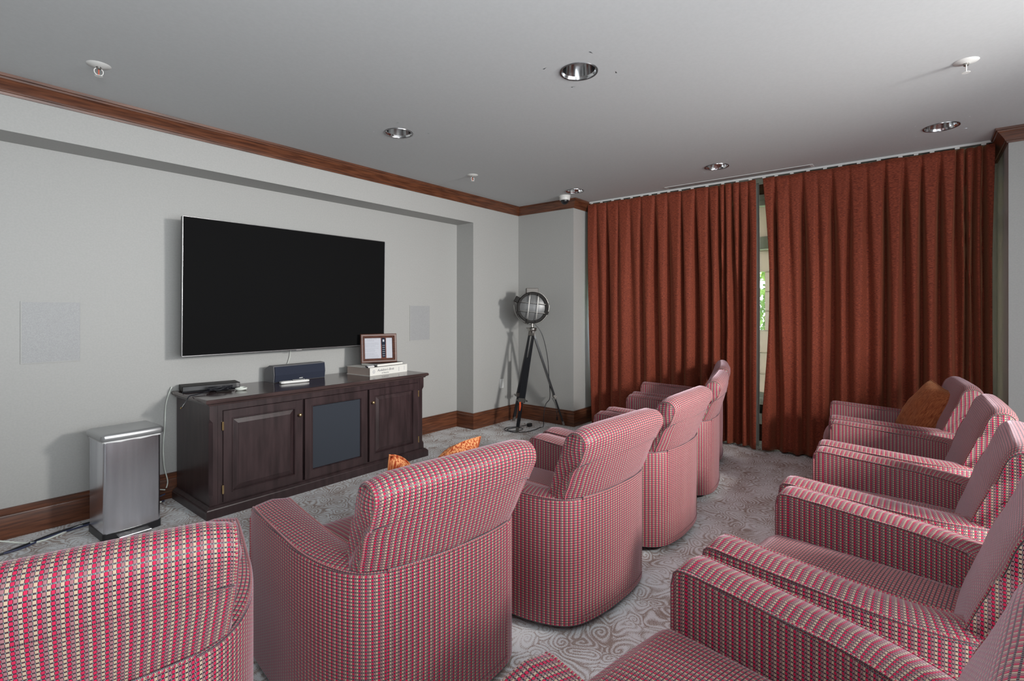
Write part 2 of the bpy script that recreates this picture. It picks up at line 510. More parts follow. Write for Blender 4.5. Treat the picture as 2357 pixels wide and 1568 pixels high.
# crown moulding and baseboard
crown = [(0, 2.637), (0.010, 2.637), (0.014, 2.650), (0.020, 2.653), (0.024, 2.664), (0.056, 2.708), (0.062, 2.712), (0.066, 2.722), (0.074, 2.724), (0.076, 2.7399), (0, 2.7399)]
path = [(XL, Y_TV), (X_COL, Y_TV), (X_COL, N1), (X_WIN, N1), (X_WIN, N0), (X_COL, N0), (X_COL, YB)]
bm = new_bm(); sweep(bm, path, crown, -1)
tag(obj('trim_1', bm, 'trim_wood', smooth=20), 'dark stained wooden crown moulding along the ceiling', 'crown moulding', kind='structure')
skirt = [(0, 0.001), (0.020, 0.001), (0.020, 0.140), (0.018, 0.146), (0.022, 0.150), (0.022, 0.160), (0.013, 0.172), (0.012, 0.186), (0, 0.188)]
bm = new_bm(); sweep(bm, [(XL, Y_REC), (REC_END, Y_REC), (REC_END, Y_TV), (X_COL, Y_TV), (X_COL, N1), (X_WIN, N1)], skirt, -1)
tag(obj('baseboard_left', bm, 'trim_wood', smooth=20), 'reddish brown wooden baseboard with a moulded top edge along the television wall', 'baseboard', kind='structure')
bm = new_bm(); sweep(bm, [(X_WIN, N1), (X_WIN, N0), (X_COL, N0), (X_COL, YB)], skirt, -1)
tag(obj('baseboard_right', bm, 'trim_wood', smooth=20), 'dark wooden baseboard behind the curtains and beside the back row', 'baseboard', kind='structure')

# ------------------------------------------------------------------ window behind the curtains
win = tag(bpy.data.objects.new('window_1', None), 'tall window with cream frame behind the red curtains', 'window', kind='structure')
C.objects.link(win); win.location = (X_WIN, 1.36, 0)
yc = 1.36
def wpart(name, m, boxes, smooth=None):
    bm = new_bm()
    for bx in boxes:
        x0, x1, y0, y1, z0, z1 = bx
        box(bm, x0 - X_WIN, x1 - X_WIN, y0 - yc, y1 - yc, z0, z1)
    return obj(name, bm, m, win, smooth)
FW = 0.06
wpart('window_frame', 'window_paint', [(X_WIN - 0.02, X_WIN + 0.1, N0, N0 + FW, WZ0, WZ1), (X_WIN - 0.02, X_WIN + 0.1, N1 - FW, N1, WZ0, WZ1),
      (X_WIN - 0.02, X_WIN + 0.1, N0 + FW, N1 - FW, WZ1 - 0.05, WZ1), (X_WIN - 0.015, X_WIN + 0.1, N0 + FW, N1 - FW, WZ0, WZ0 + 0.05)])
wpart('transom_bar', 'window_paint', [(X_WIN - 0.03, X_WIN + 0.1, N0 + FW, N1 - FW, 2.06, 2.19)])
wpart('head_casing', 'window_paint', [(X_WIN - 0.05, X_WIN - 0.0005, N0, N1, 2.60, 2.636), (X_WIN - 0.03, X_WIN - 0.0005, N0, N1, 2.575, 2.60)])
for yy in (0.30, 1.22, 2.20):
    wpart('mullion', 'window_paint', [(X_WIN, X_WIN + 0.08, yy - 0.02, yy + 0.02, 2.19, WZ1 - 0.05)])
for a, c in ((N0 + FW, 1.34), (1.34, N1 - FW)):
    wpart('pane', 'glass', [(X_WIN + 0.09, X_WIN + 0.096, a, c, WZ0 + 0.05, 2.06)])
wpart('pane', 'glass', [(X_WIN + 0.09, X_WIN + 0.096, N0 + FW, N1 - FW, 2.19, WZ1 - 0.05)])
wpart('window_sill', 'white_paint', [(X_WIN - 0.07, X_WIN - 0.0005, N0, N1, 0.40, 0.47)])
wpart('heater_panel', 'white_paint', [(X_WIN - 0.06, X_WIN - 0.0005, N0, N1, 0.19, 0.30)])
wpart('heater_slot', 'black_plastic', [(X_WIN - 0.03, X_WIN - 0.0005, N0, N1, 0.30, 0.40)])
# folded roman shade; the glass stays uncovered left of the gap at eye height
shade = tag(bpy.data.objects.new('roman_shade', None), 'beige folded fabric shade hanging in the window between the curtains', 'window shade')
C.objects.link(shade); shade.location = (X_WIN, yc, 0)
zb = [0.50, 0.72, 0.95, 1.19, 1.40, 1.61, 1.82, 2.055]
for i in range(len(zb) - 1):
    z0, z1 = zb[i], zb[i + 1]
    part = 1.19 - 1e-6 <= z0 and z1 <= 1.82 + 1e-6
    y0, y1 = N0 + FW + 0.01 - yc, ((1.285 if part else N1 - FW - 0.01) - yc)
    bm = new_bm()
    pr = [(0.030, z0), (0.018, z0 + 0.01), (0.014, (z0 + z1) / 2), (0.016, z1 - 0.012), (0.030, z1), (0.035, z1), (0.021, z1 - 0.012), (0.019, (z0 + z1) / 2), (0.023, z0 + 0.01), (0.035, z0)]
    loft(bm, [[Vector((x + 0.015, yy, z)) for x, z in pr] for yy in (y0, y1)], True, True, True)
    obj('shade_fold', bm, 'shade_cloth', shade)
bm = new_bm(); box(bm, 0.03, 0.045, N0 + FW + 0.01 - yc, N1 - FW - 0.01 - yc, 2.20, 2.52)
obj('upper_blind', bm, 'shade_cloth', shade)

# greenery outside
bm = new_bm(); box(bm, 6.62, 16, -8, 12, -0.3, -0.05)
tag(obj('ground', bm, 'grass'), 'lawn outside the window', 'ground', kind='structure')
bush = thing('shrub', 'bright green leafy shrub seen through the slit between the curtains', 'shrub', (8.3, 2.0, -0.05))
rnd = random.Random(4)
bm = new_bm()
for k in range(6000):
    th, ph = rnd.uniform(0, 2 * PI), math.acos(rnd.uniform(-1, 1))
    rr_ = rnd.uniform(0.55, 1.0)
    c = Vector((0.8 * rr_ * math.sin(ph) * math.cos(th), 1.3 * rr_ * math.sin(ph) * math.sin(th), 1.6 + 1.5 * rr_ * math.cos(ph)))
    m4 = Matrix.Rotation(rnd.uniform(0, 6.28), 3, 'Z') @ Matrix.Rotation(rnd.uniform(-1.3, 1.3), 3, 'X')
    s = rnd.uniform(0.05, 0.09)
    q = [bm.verts.new(c + m4 @ Vector(p)) for p in ((0, -s, 0), (s * .5, 0, s * .15), (0, s, 0), (-s * .5, 0, s * .15))]
    bm.faces.new(q)
tag(obj('foliage', bm, 'leaf', bush), kind='stuff')
bm = new_bm(); tube(bm, spline([(0, 0, 0), (0.05, 0.02, 0.5), (0, 0, 1.3)], 4), 0.05, 8)
obj('stem', bm, 'trim_wood', bush, 40)

# ------------------------------------------------------------------ curtains
def curtain(name, label, ys_top, edge_shift, seed):
    """ys_top: Y of each fold valley at the heading, left to right in the picture (falling Y)."""
    rnd = random.Random(seed)
    t = thing(name, label, 'curtain', (5.455, (ys_top[0] + ys_top[-1]) / 2, 0.0), 0, 'rust red curtains across the window niche')
    oy = (ys_top[0] + ys_top[-1]) / 2
    Z0, Z1 = 0.014, 2.706
    nz = 54
    nf = len(ys_top)
    ncol = int(abs(ys_top[0] - ys_top[-1]) / 0.0065)
    amp = [rnd.uniform(-0.014, 0.014) for _ in range(nf)]
    phs = [rnd.uniform(0, 6.28) for _ in range(nf)]
    dep = [rnd.choice((0.35, 0.55, 0.8, 1.0, 1.0)) for _ in range(nf)]
    wid = [rnd.uniform(0.020, 0.040) for _ in range(nf)]
    asy = [rnd.uniform(0.5, 1.0) for _ in range(nf)]
    rings = []
    for i in range(nz + 1):
        z = Z1 + (Z0 - Z1) * i / nz
        dn = (Z1 - z) / (Z1 - Z0)
        fy = []
        for k in range(nf):
            y = ys_top[k] + amp[k] * math.sin(dn * 3.1 + phs[k]) * min(1, dn * 3)
            if k == 0: y += edge_shift[0](dn)
            if k == nf - 1: y += edge_shift[1](dn)
            fy.append(y)
        row = []
        for j in range(ncol + 1):
            y = fy[0] + (fy[-1] - fy[0]) * j / ncol
            x = 0.0
            for k in range(1, nf - 1):
                gap = min(abs(fy[k] - fy[k - 1]), abs(fy[k] - fy[k + 1]))
                w_ = min(wid[k], gap * 0.32) * (0.30 + 0.70 * min(1, dn * 1.8)) + 0.002
                g0 = 0.35 if gap < 0.075 else 0.06
                D = 0.125 * dep[k] * (g0 + (1 - g0) * min(1, dn * 5.0))
                dy = (y - fy[k]) / w_
                if abs(dy) > 5: continue
                # steep on one flank, sloping on the other
                q = abs(dy) * (1.0 if dy > 0 else asy[k])
                x += D * math.exp(-q ** 2.2)
            x += 0.016 * math.sin(j / ncol * nf * 1.9 + 2.0 * dn + seed) * min(1, dn * 2.5) - 0.02
            x += 0.010 * noise.noise(Vector((y * 3.0, z * 0.9, seed)))
            zz = z
            if i == nz: zz += 0.006 + 0.006 * math.sin(j * 0.21)
            if i == 0: zz += 0.003 * math.sin(j * 0.13)
            row.append(Vector((x, y - oy, max(zz, 0.006))))
        rings.append(row)
    bm = new_bm()
    loft(bm, rings, False)
    o = obj('drape', bm, 'curtain_cloth', t, 75)
    md = o.modifiers.new('thick', 'SOLIDIFY'); md.thickness = 0.006; md.offset = 1
    # pale lining just behind the drape
    bm = new_bm()
    lr = []
    for row in rings:
        lr.append([Vector((0.135 + 0.004 * math.sin(p.y * 40), p.y, p.z)) for p in row[::6]] + [Vector((0.085, row[-1].y - 0.004, row[-1].z)) if edge_shift[2] < 0 else Vector((0.04, row[-1].y, row[-1].z))])
    loft(bm, lr, False)
    lo = obj('lining', bm, 'offwhite_lining', t, 75)
    md = lo.modifiers.new('thick', 'SOLIDIFY'); md.thickness = 0.003
    return t

def px2y(px, X):
    tt = (px - 1178.5) / 1159.0
    d = X / (0.778 + 0.628 * tt)
    return d * (0.628 - 0.778 * tt)
XC = 5.45
L_PX = [1355, 1374, 1397, 1424, 1450, 1476, 1508, 1536, 1568, 1600, 1631, 1654, 1668, 1684, 1702, 1722, 1741]
R_PX = [1757, 1783, 1815, 1846, 1881, 1914, 1955, 1994, 2037, 2080, 2122, 2164, 2202, 2222, 2243, 2264, 2291]
curtain('curtain', 'rust red pleated curtain panel beside the tripod spotlight lamp', [px2y(p, XC) for p in L_PX],
        (lambda d: -0.06 * d ** 2, lambda d: -0.02 * math.sin(d * 2.2) + 0.012 * d, -1), 3)
curtain('curtain', 'rust red pleated curtain panel behind the armchair with the orange cushion', [px2y(p, XC) for p in R_PX],
        (lambda d: -0.055 * math.sin(min(1, d * 1.15) * PI) , lambda d: 0.02 * d, 1), 8)

# ceiling track above the curtains
t = thing('curtain_track', 'white metal curtain track fixed to the ceiling above the red curtains', 'curtain track', (5.45, 1.36, H))
bm = new_bm(); box(bm, -0.012, 0.012, N0 + 0.005 - 1.36, N1 - 0.005 - 1.36, -0.018, -0.0005, 0.002, 1)
obj('rail', bm, 'white_paint', t)
bm = new_bm()
yv = N0 + 0.1
rnd = random.Random(2)
while yv < N1 - 0.05:
    box(bm, -0.006, 0.006, yv - 1.36, yv + 0.03 - 1.36, -0.029, -0.018, 0.001, 1)
    yv += rnd.uniform(0.10, 0.16)
tag(obj('glider_row', bm, 'white_plastic', t), kind='stuff')

# slot diffuser in the ceiling
t = thing('air_diffuser', 'white linear slot air diffuser in the ceiling beside the curtains', 'air vent', (5.35, 1.45, H))
bm = new_bm(); box(bm, -0.05, 0.05, -0.70, 0.70, -0.006, -0.0005, 0.002, 1); obj('frame', bm, 'white_paint', t)
for xx in (-0.022, 0.022):
    bm = new_bm(); box(bm, xx - 0.008, xx + 0.008, -0.675, 0.675, -0.0075, -0.0055); obj('slot', bm, 'black_plastic', t)

# ------------------------------------------------------------------ recessed lights, sprinklers, dome camera
def downlight(loc, label):
    t = thing('recessed_light', label, 'recessed light', (loc[0], loc[1], H), 0, 'round recessed ceiling lights')
    bm = new_bm()
    lathe(bm, [(0.097, 0.0), (0.098, -0.004), (0.106, -0.005), (0.107, -0.0005)], 48)
    obj('trim_ring', bm, 'trim_ring', t, 40)
    bm = new_bm()
    lathe(bm, [(0.097, 0.0), (0.092, 0.012), (0.090, 0.012), (0.089, 0.02), (0.084, 0.06), (0.074, 0.11), (0.060, 0.15), (0.045, 0.17), (0.0005, 0.172)], 48)
    obj('reflector', bm, 'reflector', t, 60)
    bm = new_bm()
    lathe(bm, [(0.0005, 0.075), (0.02, 0.078), (0.035, 0.10), (0.036, 0.12), (0.022, 0.15), (0.02, 0.17)], 24)
    obj('bulb', bm, 'white_plastic', t, 60)
DL = ['round chrome recessed ceiling light, the largest and nearest one', 'round chrome recessed ceiling light in front of the television wall',
      'round recessed ceiling light near the right column, farthest right', 'round recessed ceiling light above the gap between the curtains',
      'small round recessed ceiling light beside the dome camera']
for l, lab in zip(LIGHTS, DL): downlight(l, lab)

def sprinkler(x, y, label):
    t = thing('fire_sprinkler', label, 'sprinkler', (x, y, H), 0, 'white ceiling fire sprinklers')
    bm = new_bm(); lathe(bm, [(0.0005, -0.012), (0.016, -0.012), (0.030, -0.008), (0.052, -0.003), (0.055, -0.0005)], 28)
    obj('escutcheon', bm, 'white_plastic', t, 50)
    bm = new_bm(); lathe(bm, [(0.012, -0.012), (0.012, -0.022), (0.007, -0.026), (0.0005, -0.027)], 14); obj('body', bm, 'nickel', t, 40)
    bm = new_bm()
    for s in (-1, 1):
        tube(bm, spline([(0.010 * s, 0, -0.02), (0.019 * s, 0, -0.030), (0.017 * s, 0, -0.048), (0.003 * s, 0, -0.058)], 4), 0.0028, 6)
    obj('frame_arm', bm, 'white_plastic', t, 60)
    bm = new_bm(); rod(bm, (0, 0, -0.026), (0, 0, -0.056), 0.0022, n=6); obj('glass_bulb', bm, 'orange_tag', t)
    bm = new_bm(); lathe(bm, [(0.0005, -0.0595), (0.018, -0.0595), (0.018, -0.0615), (0.0005, -0.0615)], 18); obj('deflector', bm, 'white_plastic', t)
sprinkler(0.722, 3.48, 'white ceiling fire sprinkler at the upper left, near the crown moulding')
sprinkler(3.63, 3.43, 'small white ceiling fire sprinkler between the television and the corner')
sprinkler(3.64, -0.20, 'white ceiling fire sprinkler at the upper right')

t = thing('dome_camera', 'white security camera with dark dome on the ceiling in the corner', 'security camera', (4.965, 3.215, H))
bm = new_bm(); lathe(bm, [(0.068, -0.0005), (0.070, -0.008), (0.064, -0.014), (0.060, -0.05), (0.050, -0.055), (0.047, -0.055)], 32, cap1=False); obj('housing', bm, 'white_plastic', t, 40)
bm = new_bm(); lathe(bm, [(0.048 * math.cos(a * PI / 16), -0.053 - 0.048 * math.sin(a * PI / 16)) for a in range(0, 8)] + [(0.0005, -0.101)], 28); obj('dome', bm, 'black_plastic', t, 60)

# ------------------------------------------------------------------ wall things
def wall_speaker(x0, x1, label):
    t = thing('wall_speaker', label, 'wall speaker', ((x0 + x1) / 2, Y_REC, 1.262), 0, 'flush speakers in the television wall')
    hw, hh = (x1 - x0) / 2, 0.197
    bm = new_bm()
    for b_ in ((-hw, hw, hh - 0.006, hh), (-hw, hw, -hh, -hh + 0.006), (-hw, -hw + 0.006, -hh + 0.006, hh - 0.006), (hw - 0.006, hw, -hh + 0.006, hh - 0.006)):
        box(bm, b_[0], b_[1], -0.006, -0.0005, b_[2], b_[3])
    obj('frame', bm, 'wall_paint', t)
    bm = new_bm(); box(bm, -hw + 0.006, hw - 0.006, -0.005, -0.0005, -hh + 0.006, hh - 0.006); obj('grille', bm, 'speaker_grille', t)
wall_speaker(0.517, 0.810, 'square grey in-wall speaker grille to the left of the television')
wall_speaker(3.602, 3.893, 'square grey in-wall speaker grille to the right of the television')
t = thing('wall_outlet', 'white wall outlet low on the wall beside the tripod lamp', 'outlet', (4.846, Y_TV, 0.482))
bm = new_bm(); box(bm, -0.036, 0.036, -0.006, -0.0005, -0.058, 0.058, 0.003, 2); obj('plate', bm, 'white_paint', t)
for zz in (-0.022, 0.022):
    bm = new_bm(); box(bm, -0.017, 0.017, -0.008, -0.0055, zz - 0.015, zz + 0.015, 0.002, 1); obj('socket', bm, 'white_plastic', t)

# television
tv = thing('television', 'large black flat television mounted on the wall above the cabinet', 'television', (2.225, 4.15, 1.575))
tv.rotation_euler = (R(1.0), 0, 0)
TW, TH = 0.888, 0.512
bm = new_bm(); box(bm, -TW, TW, 0.004, 0.035, -TH, TH, 0.006, 2); obj('back_shell', bm, 'black_plastic', tv)
bm = new_bm()
for b_ in ((-TW, TW, TH - 0.004, TH), (-TW, TW, -TH, -TH + 0.006), (-TW, -TW + 0.004, -TH + 0.006, TH - 0.004), (TW - 0.004, TW, -TH + 0.006, TH - 0.004)):
    box(bm, b_[0], b_[1], -0.006, 0.006, b_[2], b_[3], 0.0015, 1)
obj('bezel', bm, 'bezel', tv)
bm = new_bm(); box(bm, -TW + 0.004, TW - 0.004, -0.003, 0.004, -TH + 0.006, TH - 0.004); obj('screen', bm, 'screen_black', tv)
bm = new_bm(); box(bm, -0.025, 0.025, -0.007, -0.004, -TH - 0.006, -TH + 0.002, 0.001, 1); obj('sensor_badge', bm, 'bezel', tv)
bm = new_bm(); box(bm, -0.35, 0.35, 0.036, 0.06, -0.2, 0.2, 0.004, 1); box(bm, -0.15, 0.15, 0.06, 0.19, -0.12, 0.12, 0.004, 1); obj('wall_bracket', bm, 'black_plastic', tv)
bm = new_bm(); tube(bm, spline([(2.245, 4.335, 1.058), (2.235, 4.336, 0.98), (2.20, 4.338, 0.88), (2.195, 4.340, 0.807)], 6), 0.003, 6)
tag(obj('television_cable', bm, 'white_cable', smooth=60), 'thin pale cable hanging from the television behind the centre speaker', 'cable')

# ------------------------------------------------------------------ media cabinet
cab = thing('media_cabinet', 'long dark brown wooden media cabinet with three doors under the television', 'cabinet', (2.30, 0, 0))
CX = 2.30
BX0, BX1, BY0, BY1, CZ = 1.36 - CX, 3.24 - CX, 3.71, 4.325, 0.80
bm = new_bm()
box(bm, BX0, BX1, BY0 + 0.02, BY1, 0.06, 0.765)
box(bm, BX0 + 0.05, BX1 - 0.05, BY0, BY0 + 0.02, 0.715, 0.765)
box(bm, BX0 + 0.05, BX1 - 0.05, BY0, BY0 + 0.02, 0.06, 0.085)
box(bm, BX0 + 0.05, BX0 + 0.08, BY0, BY0 + 0.02, 0.085, 0.715)
box(bm, BX1 - 0.07, BX1 - 0.05, BY0, BY0 + 0.02, 0.085, 0.715)
for xx in (2.011, 2.600): box(bm, xx - CX, xx + 0.02 - CX, BY0 + 0.0185, BY0 + 0.02, 0.085, 0.715)
obj('carcass', bm, 'cabinet_wood', cab)
# corner posts with a stopped chamfer
for s, xc in ((1, BX0 - 0.0015), (-1, BX1 + 0.0015)):
    bm = new_bm()
    rings = []
    for z, ch in ((0.06, 0.0005), (0.125, 0.0005), (0.150, 0.020), (0.64, 0.020), (0.665, 0.0005), (0.765, 0.0005)):
        rings.append([Vector((xc + s * 0.05, BY0, z)), Vector((xc + s * ch, BY0, z)), Vector((xc, BY0 + ch, z)), Vector((xc, BY0 + 0.045, z)), Vector((xc + s * 0.05, BY0 + 0.045, z))])
    loft(bm, rings, True, True, True)
    obj('corner_post', bm, 'cabinet_wood', cab)
# top with moulded edge
def rect_loft(bm, prof, x0, x1, y0, y1, caps=True):
    rings = [[Vector((x0 - o, y0 - o, z)), Vector((x1 + o, y0 - o, z)), Vector((x1 + o, y1, z)), Vector((x0 - o, y1, z))] for o, z in prof]
    loft(bm, rings, True, caps, caps)
bm = new_bm()
rect_loft(bm, [(0.006, 0.755), (0.012, 0.757), (0.016, 0.766), (0.028, 0.772), (0.034, 0.776), (0.036, 0.782), (0.036, 0.790), (0.032, 0.797), (0.026, 0.800)], BX0, BX1, BY0, BY1)
obj('top', bm, 'cabinet_top_wood', cab)
bm = new_bm()
rect_loft(bm, [(0.032, 0.0), (0.032, 0.052), (0.028, 0.056), (0.026, 0.062), (0.012, 0.074), (0.006, 0.078), (-0.002, 0.080)], BX0, BX1, BY0, BY1)
obj('plinth', bm, 'cabinet_wood', cab)

def ring_frame(bm, x0, x1, z0, z1, y, prof):
    """rectangular mitred frame in the xz plane; prof: (inset, depth towards -y)."""
    rings = [[Vector((x0 + i, y - d, z0 + i)), Vector((x1 - i, y - d, z0 + i)), Vector((x1 - i, y - d, z1 - i)), Vector((x0 + i, y - d, z1 - i))] for i, d in prof]
    loft(bm, rings)
    return rings
def door(x0, x1, kind):
    x0 -= CX; x1 -= CX; z0, z1, y = 0.087, 0.713, BY0 + 0.002
    bm = new_bm()
    ring_frame(bm, x0, x1, z0, z1, y, [(0, -0.016), (0, 0.010), (0.002, 0.012), (0.055, 0.012), (0.057, 0.016), (0.062, 0.016), (0.066, 0.008), (0.068, 0.001), (0.068, -0.016)])
    dr = obj('door', bm, 'cabinet_wood', cab)
    bm = new_bm()
    if kind == 'wood':
        ring_frame(bm, x0 + 0.069, x1 - 0.069, z0 + 0.069, z1 - 0.069, y, [(0, -0.014), (0, 0.000), (0.030, 0.009), (0.032, 0.011)])
        i = 0.069 + 0.032
        bm.faces.new([bm.verts.new(p) for p in ((x0 + i, y - 0.011, z0 + i), (x1 - i, y - 0.011, z0 + i), (x1 - i, y - 0.011, z1 - i), (x0 + i, y - 0.011, z1 - i))])
        bmesh.ops.remove_doubles(bm, verts=bm.verts, dist=1e-6)
        obj('raised_panel', bm, 'cabinet_wood', dr)
    else:
        box(bm, x0 + 0.069, x1 - 0.069, y - 0.004, y + 0.012, z0 + 0.069, z1 - 0.069, 0.003, 2)
        tag(obj('cloth_panel', bm, 'grille_cloth', dr), 'dark blue grey cloth panel')
    return dr, x0, x1, y
for x0, x1, kind, knob, hinge in ((1.441, 2.011, 'wood', 1, -1), (2.031, 2.600, 'cloth', 0, 0), (2.620, 3.168, 'wood', -1, 1)):
    dr, a, c, y = door(x0, x1, kind)
    if knob:
        kx = c - 0.028 if knob > 0 else a + 0.028
        bm = new_bm()
        lathe(bm, [(0.0005, 0.030), (0.008, 0.029), (0.013, 0.024), (0.014, 0.018), (0.009, 0.012), (0.006, 0.008), (0.009, 0.0), (0.0095, -0.002)], 18, Matrix.Translation((kx, y - 0.012, 0.60)) @ Matrix.Rotation(R(90), 4, 'X'))
        tag(obj('knob', bm, 'brass', dr, 60), 'round brass knob')
        hx = a - 0.002 if hinge < 0 else c + 0.002
        for zz in (0.175, 0.61):
            bm = new_bm(); rod(bm, (hx, y - 0.013, zz - 0.03), (hx, y - 0.013, zz + 0.03), 0.0045, n=8)
            box(bm, hx - 0.006, hx + 0.006, y - 0.0135, y - 0.010, zz - 0.028, zz + 0.028)
            obj('hinge', bm, 'brass', dr, 50)

# ---- things on the cabinet
T = 0.8005
t = thing('center_speaker', 'long dark blue centre speaker lying on the middle of the cabinet', 'speaker', (2.235, 4.225, T), R(2))
sec = [(-0.066, 0.0), (-0.075, 0.06), (-0.066, 0.136), (0.0, 0.140), (0.08, 0.105), (0.08, 0.0)]
bm = new_bm(); loft(bm, [[Vector((x, y, z)) for y, z in sec] for x in (-0.236, -0.232, 0.232, 0.236)], True, True, True)
obj('cabinet_shell', bm, 'speaker_shell', t)
bm = new_bm(); loft(bm, [[Vector((x, y + dy, z)) for y, z, dy in ((-0.066, 0.004, -0.010), (-0.076, 0.06, -0.010), (-0.067, 0.130, -0.010), (-0.062, 0.130, 0), (-0.062, 0.004, 0))] for x in (-0.229, 0.229)], True, True, True)
obj('grille', bm, 'speaker_cloth', t)
bm = new_bm(); box(bm, -0.016, 0.016, -0.082, -0.079, 0.018, 0.023); obj('badge', bm, 'white_plastic', t)

t = thing('remote_control', 'pale grey remote control lying in front of the centre speaker', 'remote control', (2.12, 4.03, T), R(-8))
bm = new_bm(); softbox(bm, -0.115, 0.115, -0.026, 0.026, 0.0, 0.022, 0.009, 6); obj('shell', bm, 'white_plastic', t, 60)
bm = new_bm(); box(bm, -0.02, 0.09, -0.017, 0.017, 0.0215, 0.0235, 0.001, 1); obj('keypad', bm, 'dark_nickel', t)
for i in range(7):
    for j in range(3):
        bm = new_bm(); box(bm, -0.015 + i * 0.0145, -0.006 + i * 0.0145, -0.014 + j * 0.0105, -0.007 + j * 0.0105, 0.0235, 0.0255, 0.0008, 1); obj('key', bm, 'white_plastic', t)
bm = new_bm(); tube(bm, [(0.036 * math.cos(a * 0.35) * (1 + 0.05 * math.sin(a)), 0.036 * math.sin(a * 0.35), 0.005 + 0.012 * a / 40) for a in range(41)], 0.005, 8)
tag(obj('coiled_cable', bm, 'white_cable', smooth=60, loc=(1.674, 3.975, T)), 'small white coiled cable on the cabinet top', 'cable')

t = thing('media_player', 'slim black media player box on the left end of the cabinet', 'media player', (1.545, 4.21, T), R(-10))
bm = new_bm(); box(bm, -0.19, 0.19, -0.075, 0.085, 0.004, 0.044, 0.003, 2); obj('case', bm, 'dark_nickel', t)
bm = new_bm()
fr_ = []
for i in range(13):
    x = -0.186 + 0.372 * i / 12
    d = 0.078 + 0.008 * math.sin(PI * i / 12)
    fr_.append([Vector((x, -0.074, 0.006)), Vector((x, -d, 0.008)), Vector((x, -d, 0.040)), Vector((x, -0.074, 0.042))])
loft(bm, fr_, True, True, True); obj('front_panel', bm, 'black_plastic', t, 40)
for sx in (-0.16, 0.16):
    for sy in (-0.05, 0.06):
        bm = new_bm(); rod(bm, (sx, sy, 0), (sx, sy, 0.005), 0.012); obj('foot', bm, 'black_plastic', t)
# tangled black cable with plug hanging over the edge
rnd = random.Random(11)
t = thing('black_cable', 'tangled black cable with a plug hanging over the left end of the cabinet', 'cable', (1.50, 4.03, T))
pts = [(-0.17, 0.10, 0.006)]
for k in range(26):
    a = k * 0.95
    pts.append((0.055 + 0.085 * math.cos(a) + rnd.uniform(-.012, .012), 0.02 + 0.030 * math.sin(a) + rnd.uniform(-.008, .008), 0.006 + 0.026 * abs(math.sin(k * 0.7))))
pts += [(-0.02, -0.03, 0.02), (-0.08, -0.05, 0.012), (-0.145, -0.075, 0.006), (-0.185, -0.09, 0.004), (-0.205, -0.10, -0.018), (-0.222, -0.105, -0.040)]
bm = new_bm(); tube(bm, spline(pts, 5), 0.0035, 6); obj('cord', bm, 'black_cable', t, 60)
bm = new_bm(); rod(bm, (-0.222, -0.105, -0.040), (-0.238, -0.109, -0.062), 0.007, 0.0085, 8); obj('plug', bm, 'black_plastic', t, 40)
bm = new_bm(); rod(bm, (-0.238, -0.109, -0.062), (-0.246, -0.111, -0.072), 0.005, 0.005, 6); obj('plug_tip', bm, 'brass', t, 40)
bm = new_bm(); box(bm, -0.05, 0.05, -0.022, 0.022, 0, 0.008, 0.003, 2)
o = obj('cable_adapter', bm, 'dark_nickel', loc=(1.555, 3.985, T)); o.rotation_euler = (0, 0, R(-18))
tag(o, 'small flat dark adapter lying under the tangled cable', 'adapter')

def book(name, label, x, y, z, rz, L_, D_, h, cover, pages, ct=0.003, spine=True):
    t = thing(name, label, 'book', (x, y, z), rz)
    bm = new_bm()
    box(bm, 0, L_, 0, D_, 0, ct); box(bm, 0, L_, 0, D_, h - ct, h); box(bm, 0, L_, *((0, ct) if spine else (D_ - ct, D_)), ct, h - ct)
    obj('cover', bm, cover, t)
    bm = new_bm(); box(bm, 0.004, L_ - 0.004, ct, D_ - 0.005, ct, h - ct) if spine else box(bm, 0.002, L_ - 0.002, 0.003, D_ - ct, ct, h - ct); obj('pages', bm, pages, t)
    return t
bk = book('large_book', 'thick white coffee table book with black script title, bottom of the pile', 2.757, 3.887, T, R(4), 0.455, 0.335, 0.074, 'book_cover', 'page_edge')
def text(body, size, parent, loc, m, shear=0.0, name='lettering'):
    cu = bpy.data.curves.new(name, 'FONT'); cu.body = body; cu.size = size; cu.shear = shear; cu.extrude = 0.0003
    tmp = bpy.data.objects.new('tmp_text', cu); C.objects.link(tmp)
    dg = bpy.context.evaluated_depsgraph_get()
    me = bpy.data.meshes.new_from_object(tmp.evaluated_get(dg))
    bpy.data.objects.remove(tmp)
    me.materials.clear(); me.materials.append(MAT[m])
    o = bpy.data.objects.new(name, me); C.objects.link(o)
    o.parent = parent; o.location = loc; o.rotation_euler = (R(90), 0, 0)
    return o
text("Audubon's Birds", 0.030, bk, (0.085, -0.0005, 0.036), 'ink', 0.35)
text("of America", 0.019, bk, (0.135, -0.0005, 0.012), 'ink', 0.35)
bm = new_bm()
for k in range(8):
    a = k * PI / 4
    box(bm, -0.002, 0.002, -0.0008, 0, 0.006, 0.017, mtx=Matrix.Translation((0.045, 0, 0.036)) @ Matrix.Rotation(a, 4, 'Y'))
obj('emblem', bm, 'ink_grey', bk)
for xa, xb, za, zb_ in ((0.345, 0.350, 0.015, 0.055), (0.415, 0.418, 0.02, 0.06)):
    bm = new_bm(); box(bm, xa, xb, -0.0008, 0, za, zb_); obj('spine_mark', bm, 'ink_grey', bk)
b2 = book('thin_book', 'thin book with dark cover lying on the large white book', 2.86, 3.915, T + 0.0745, R(3), 0.31, 0.24, 0.026, 'black_plastic', 'book_cover', 0.003, False)
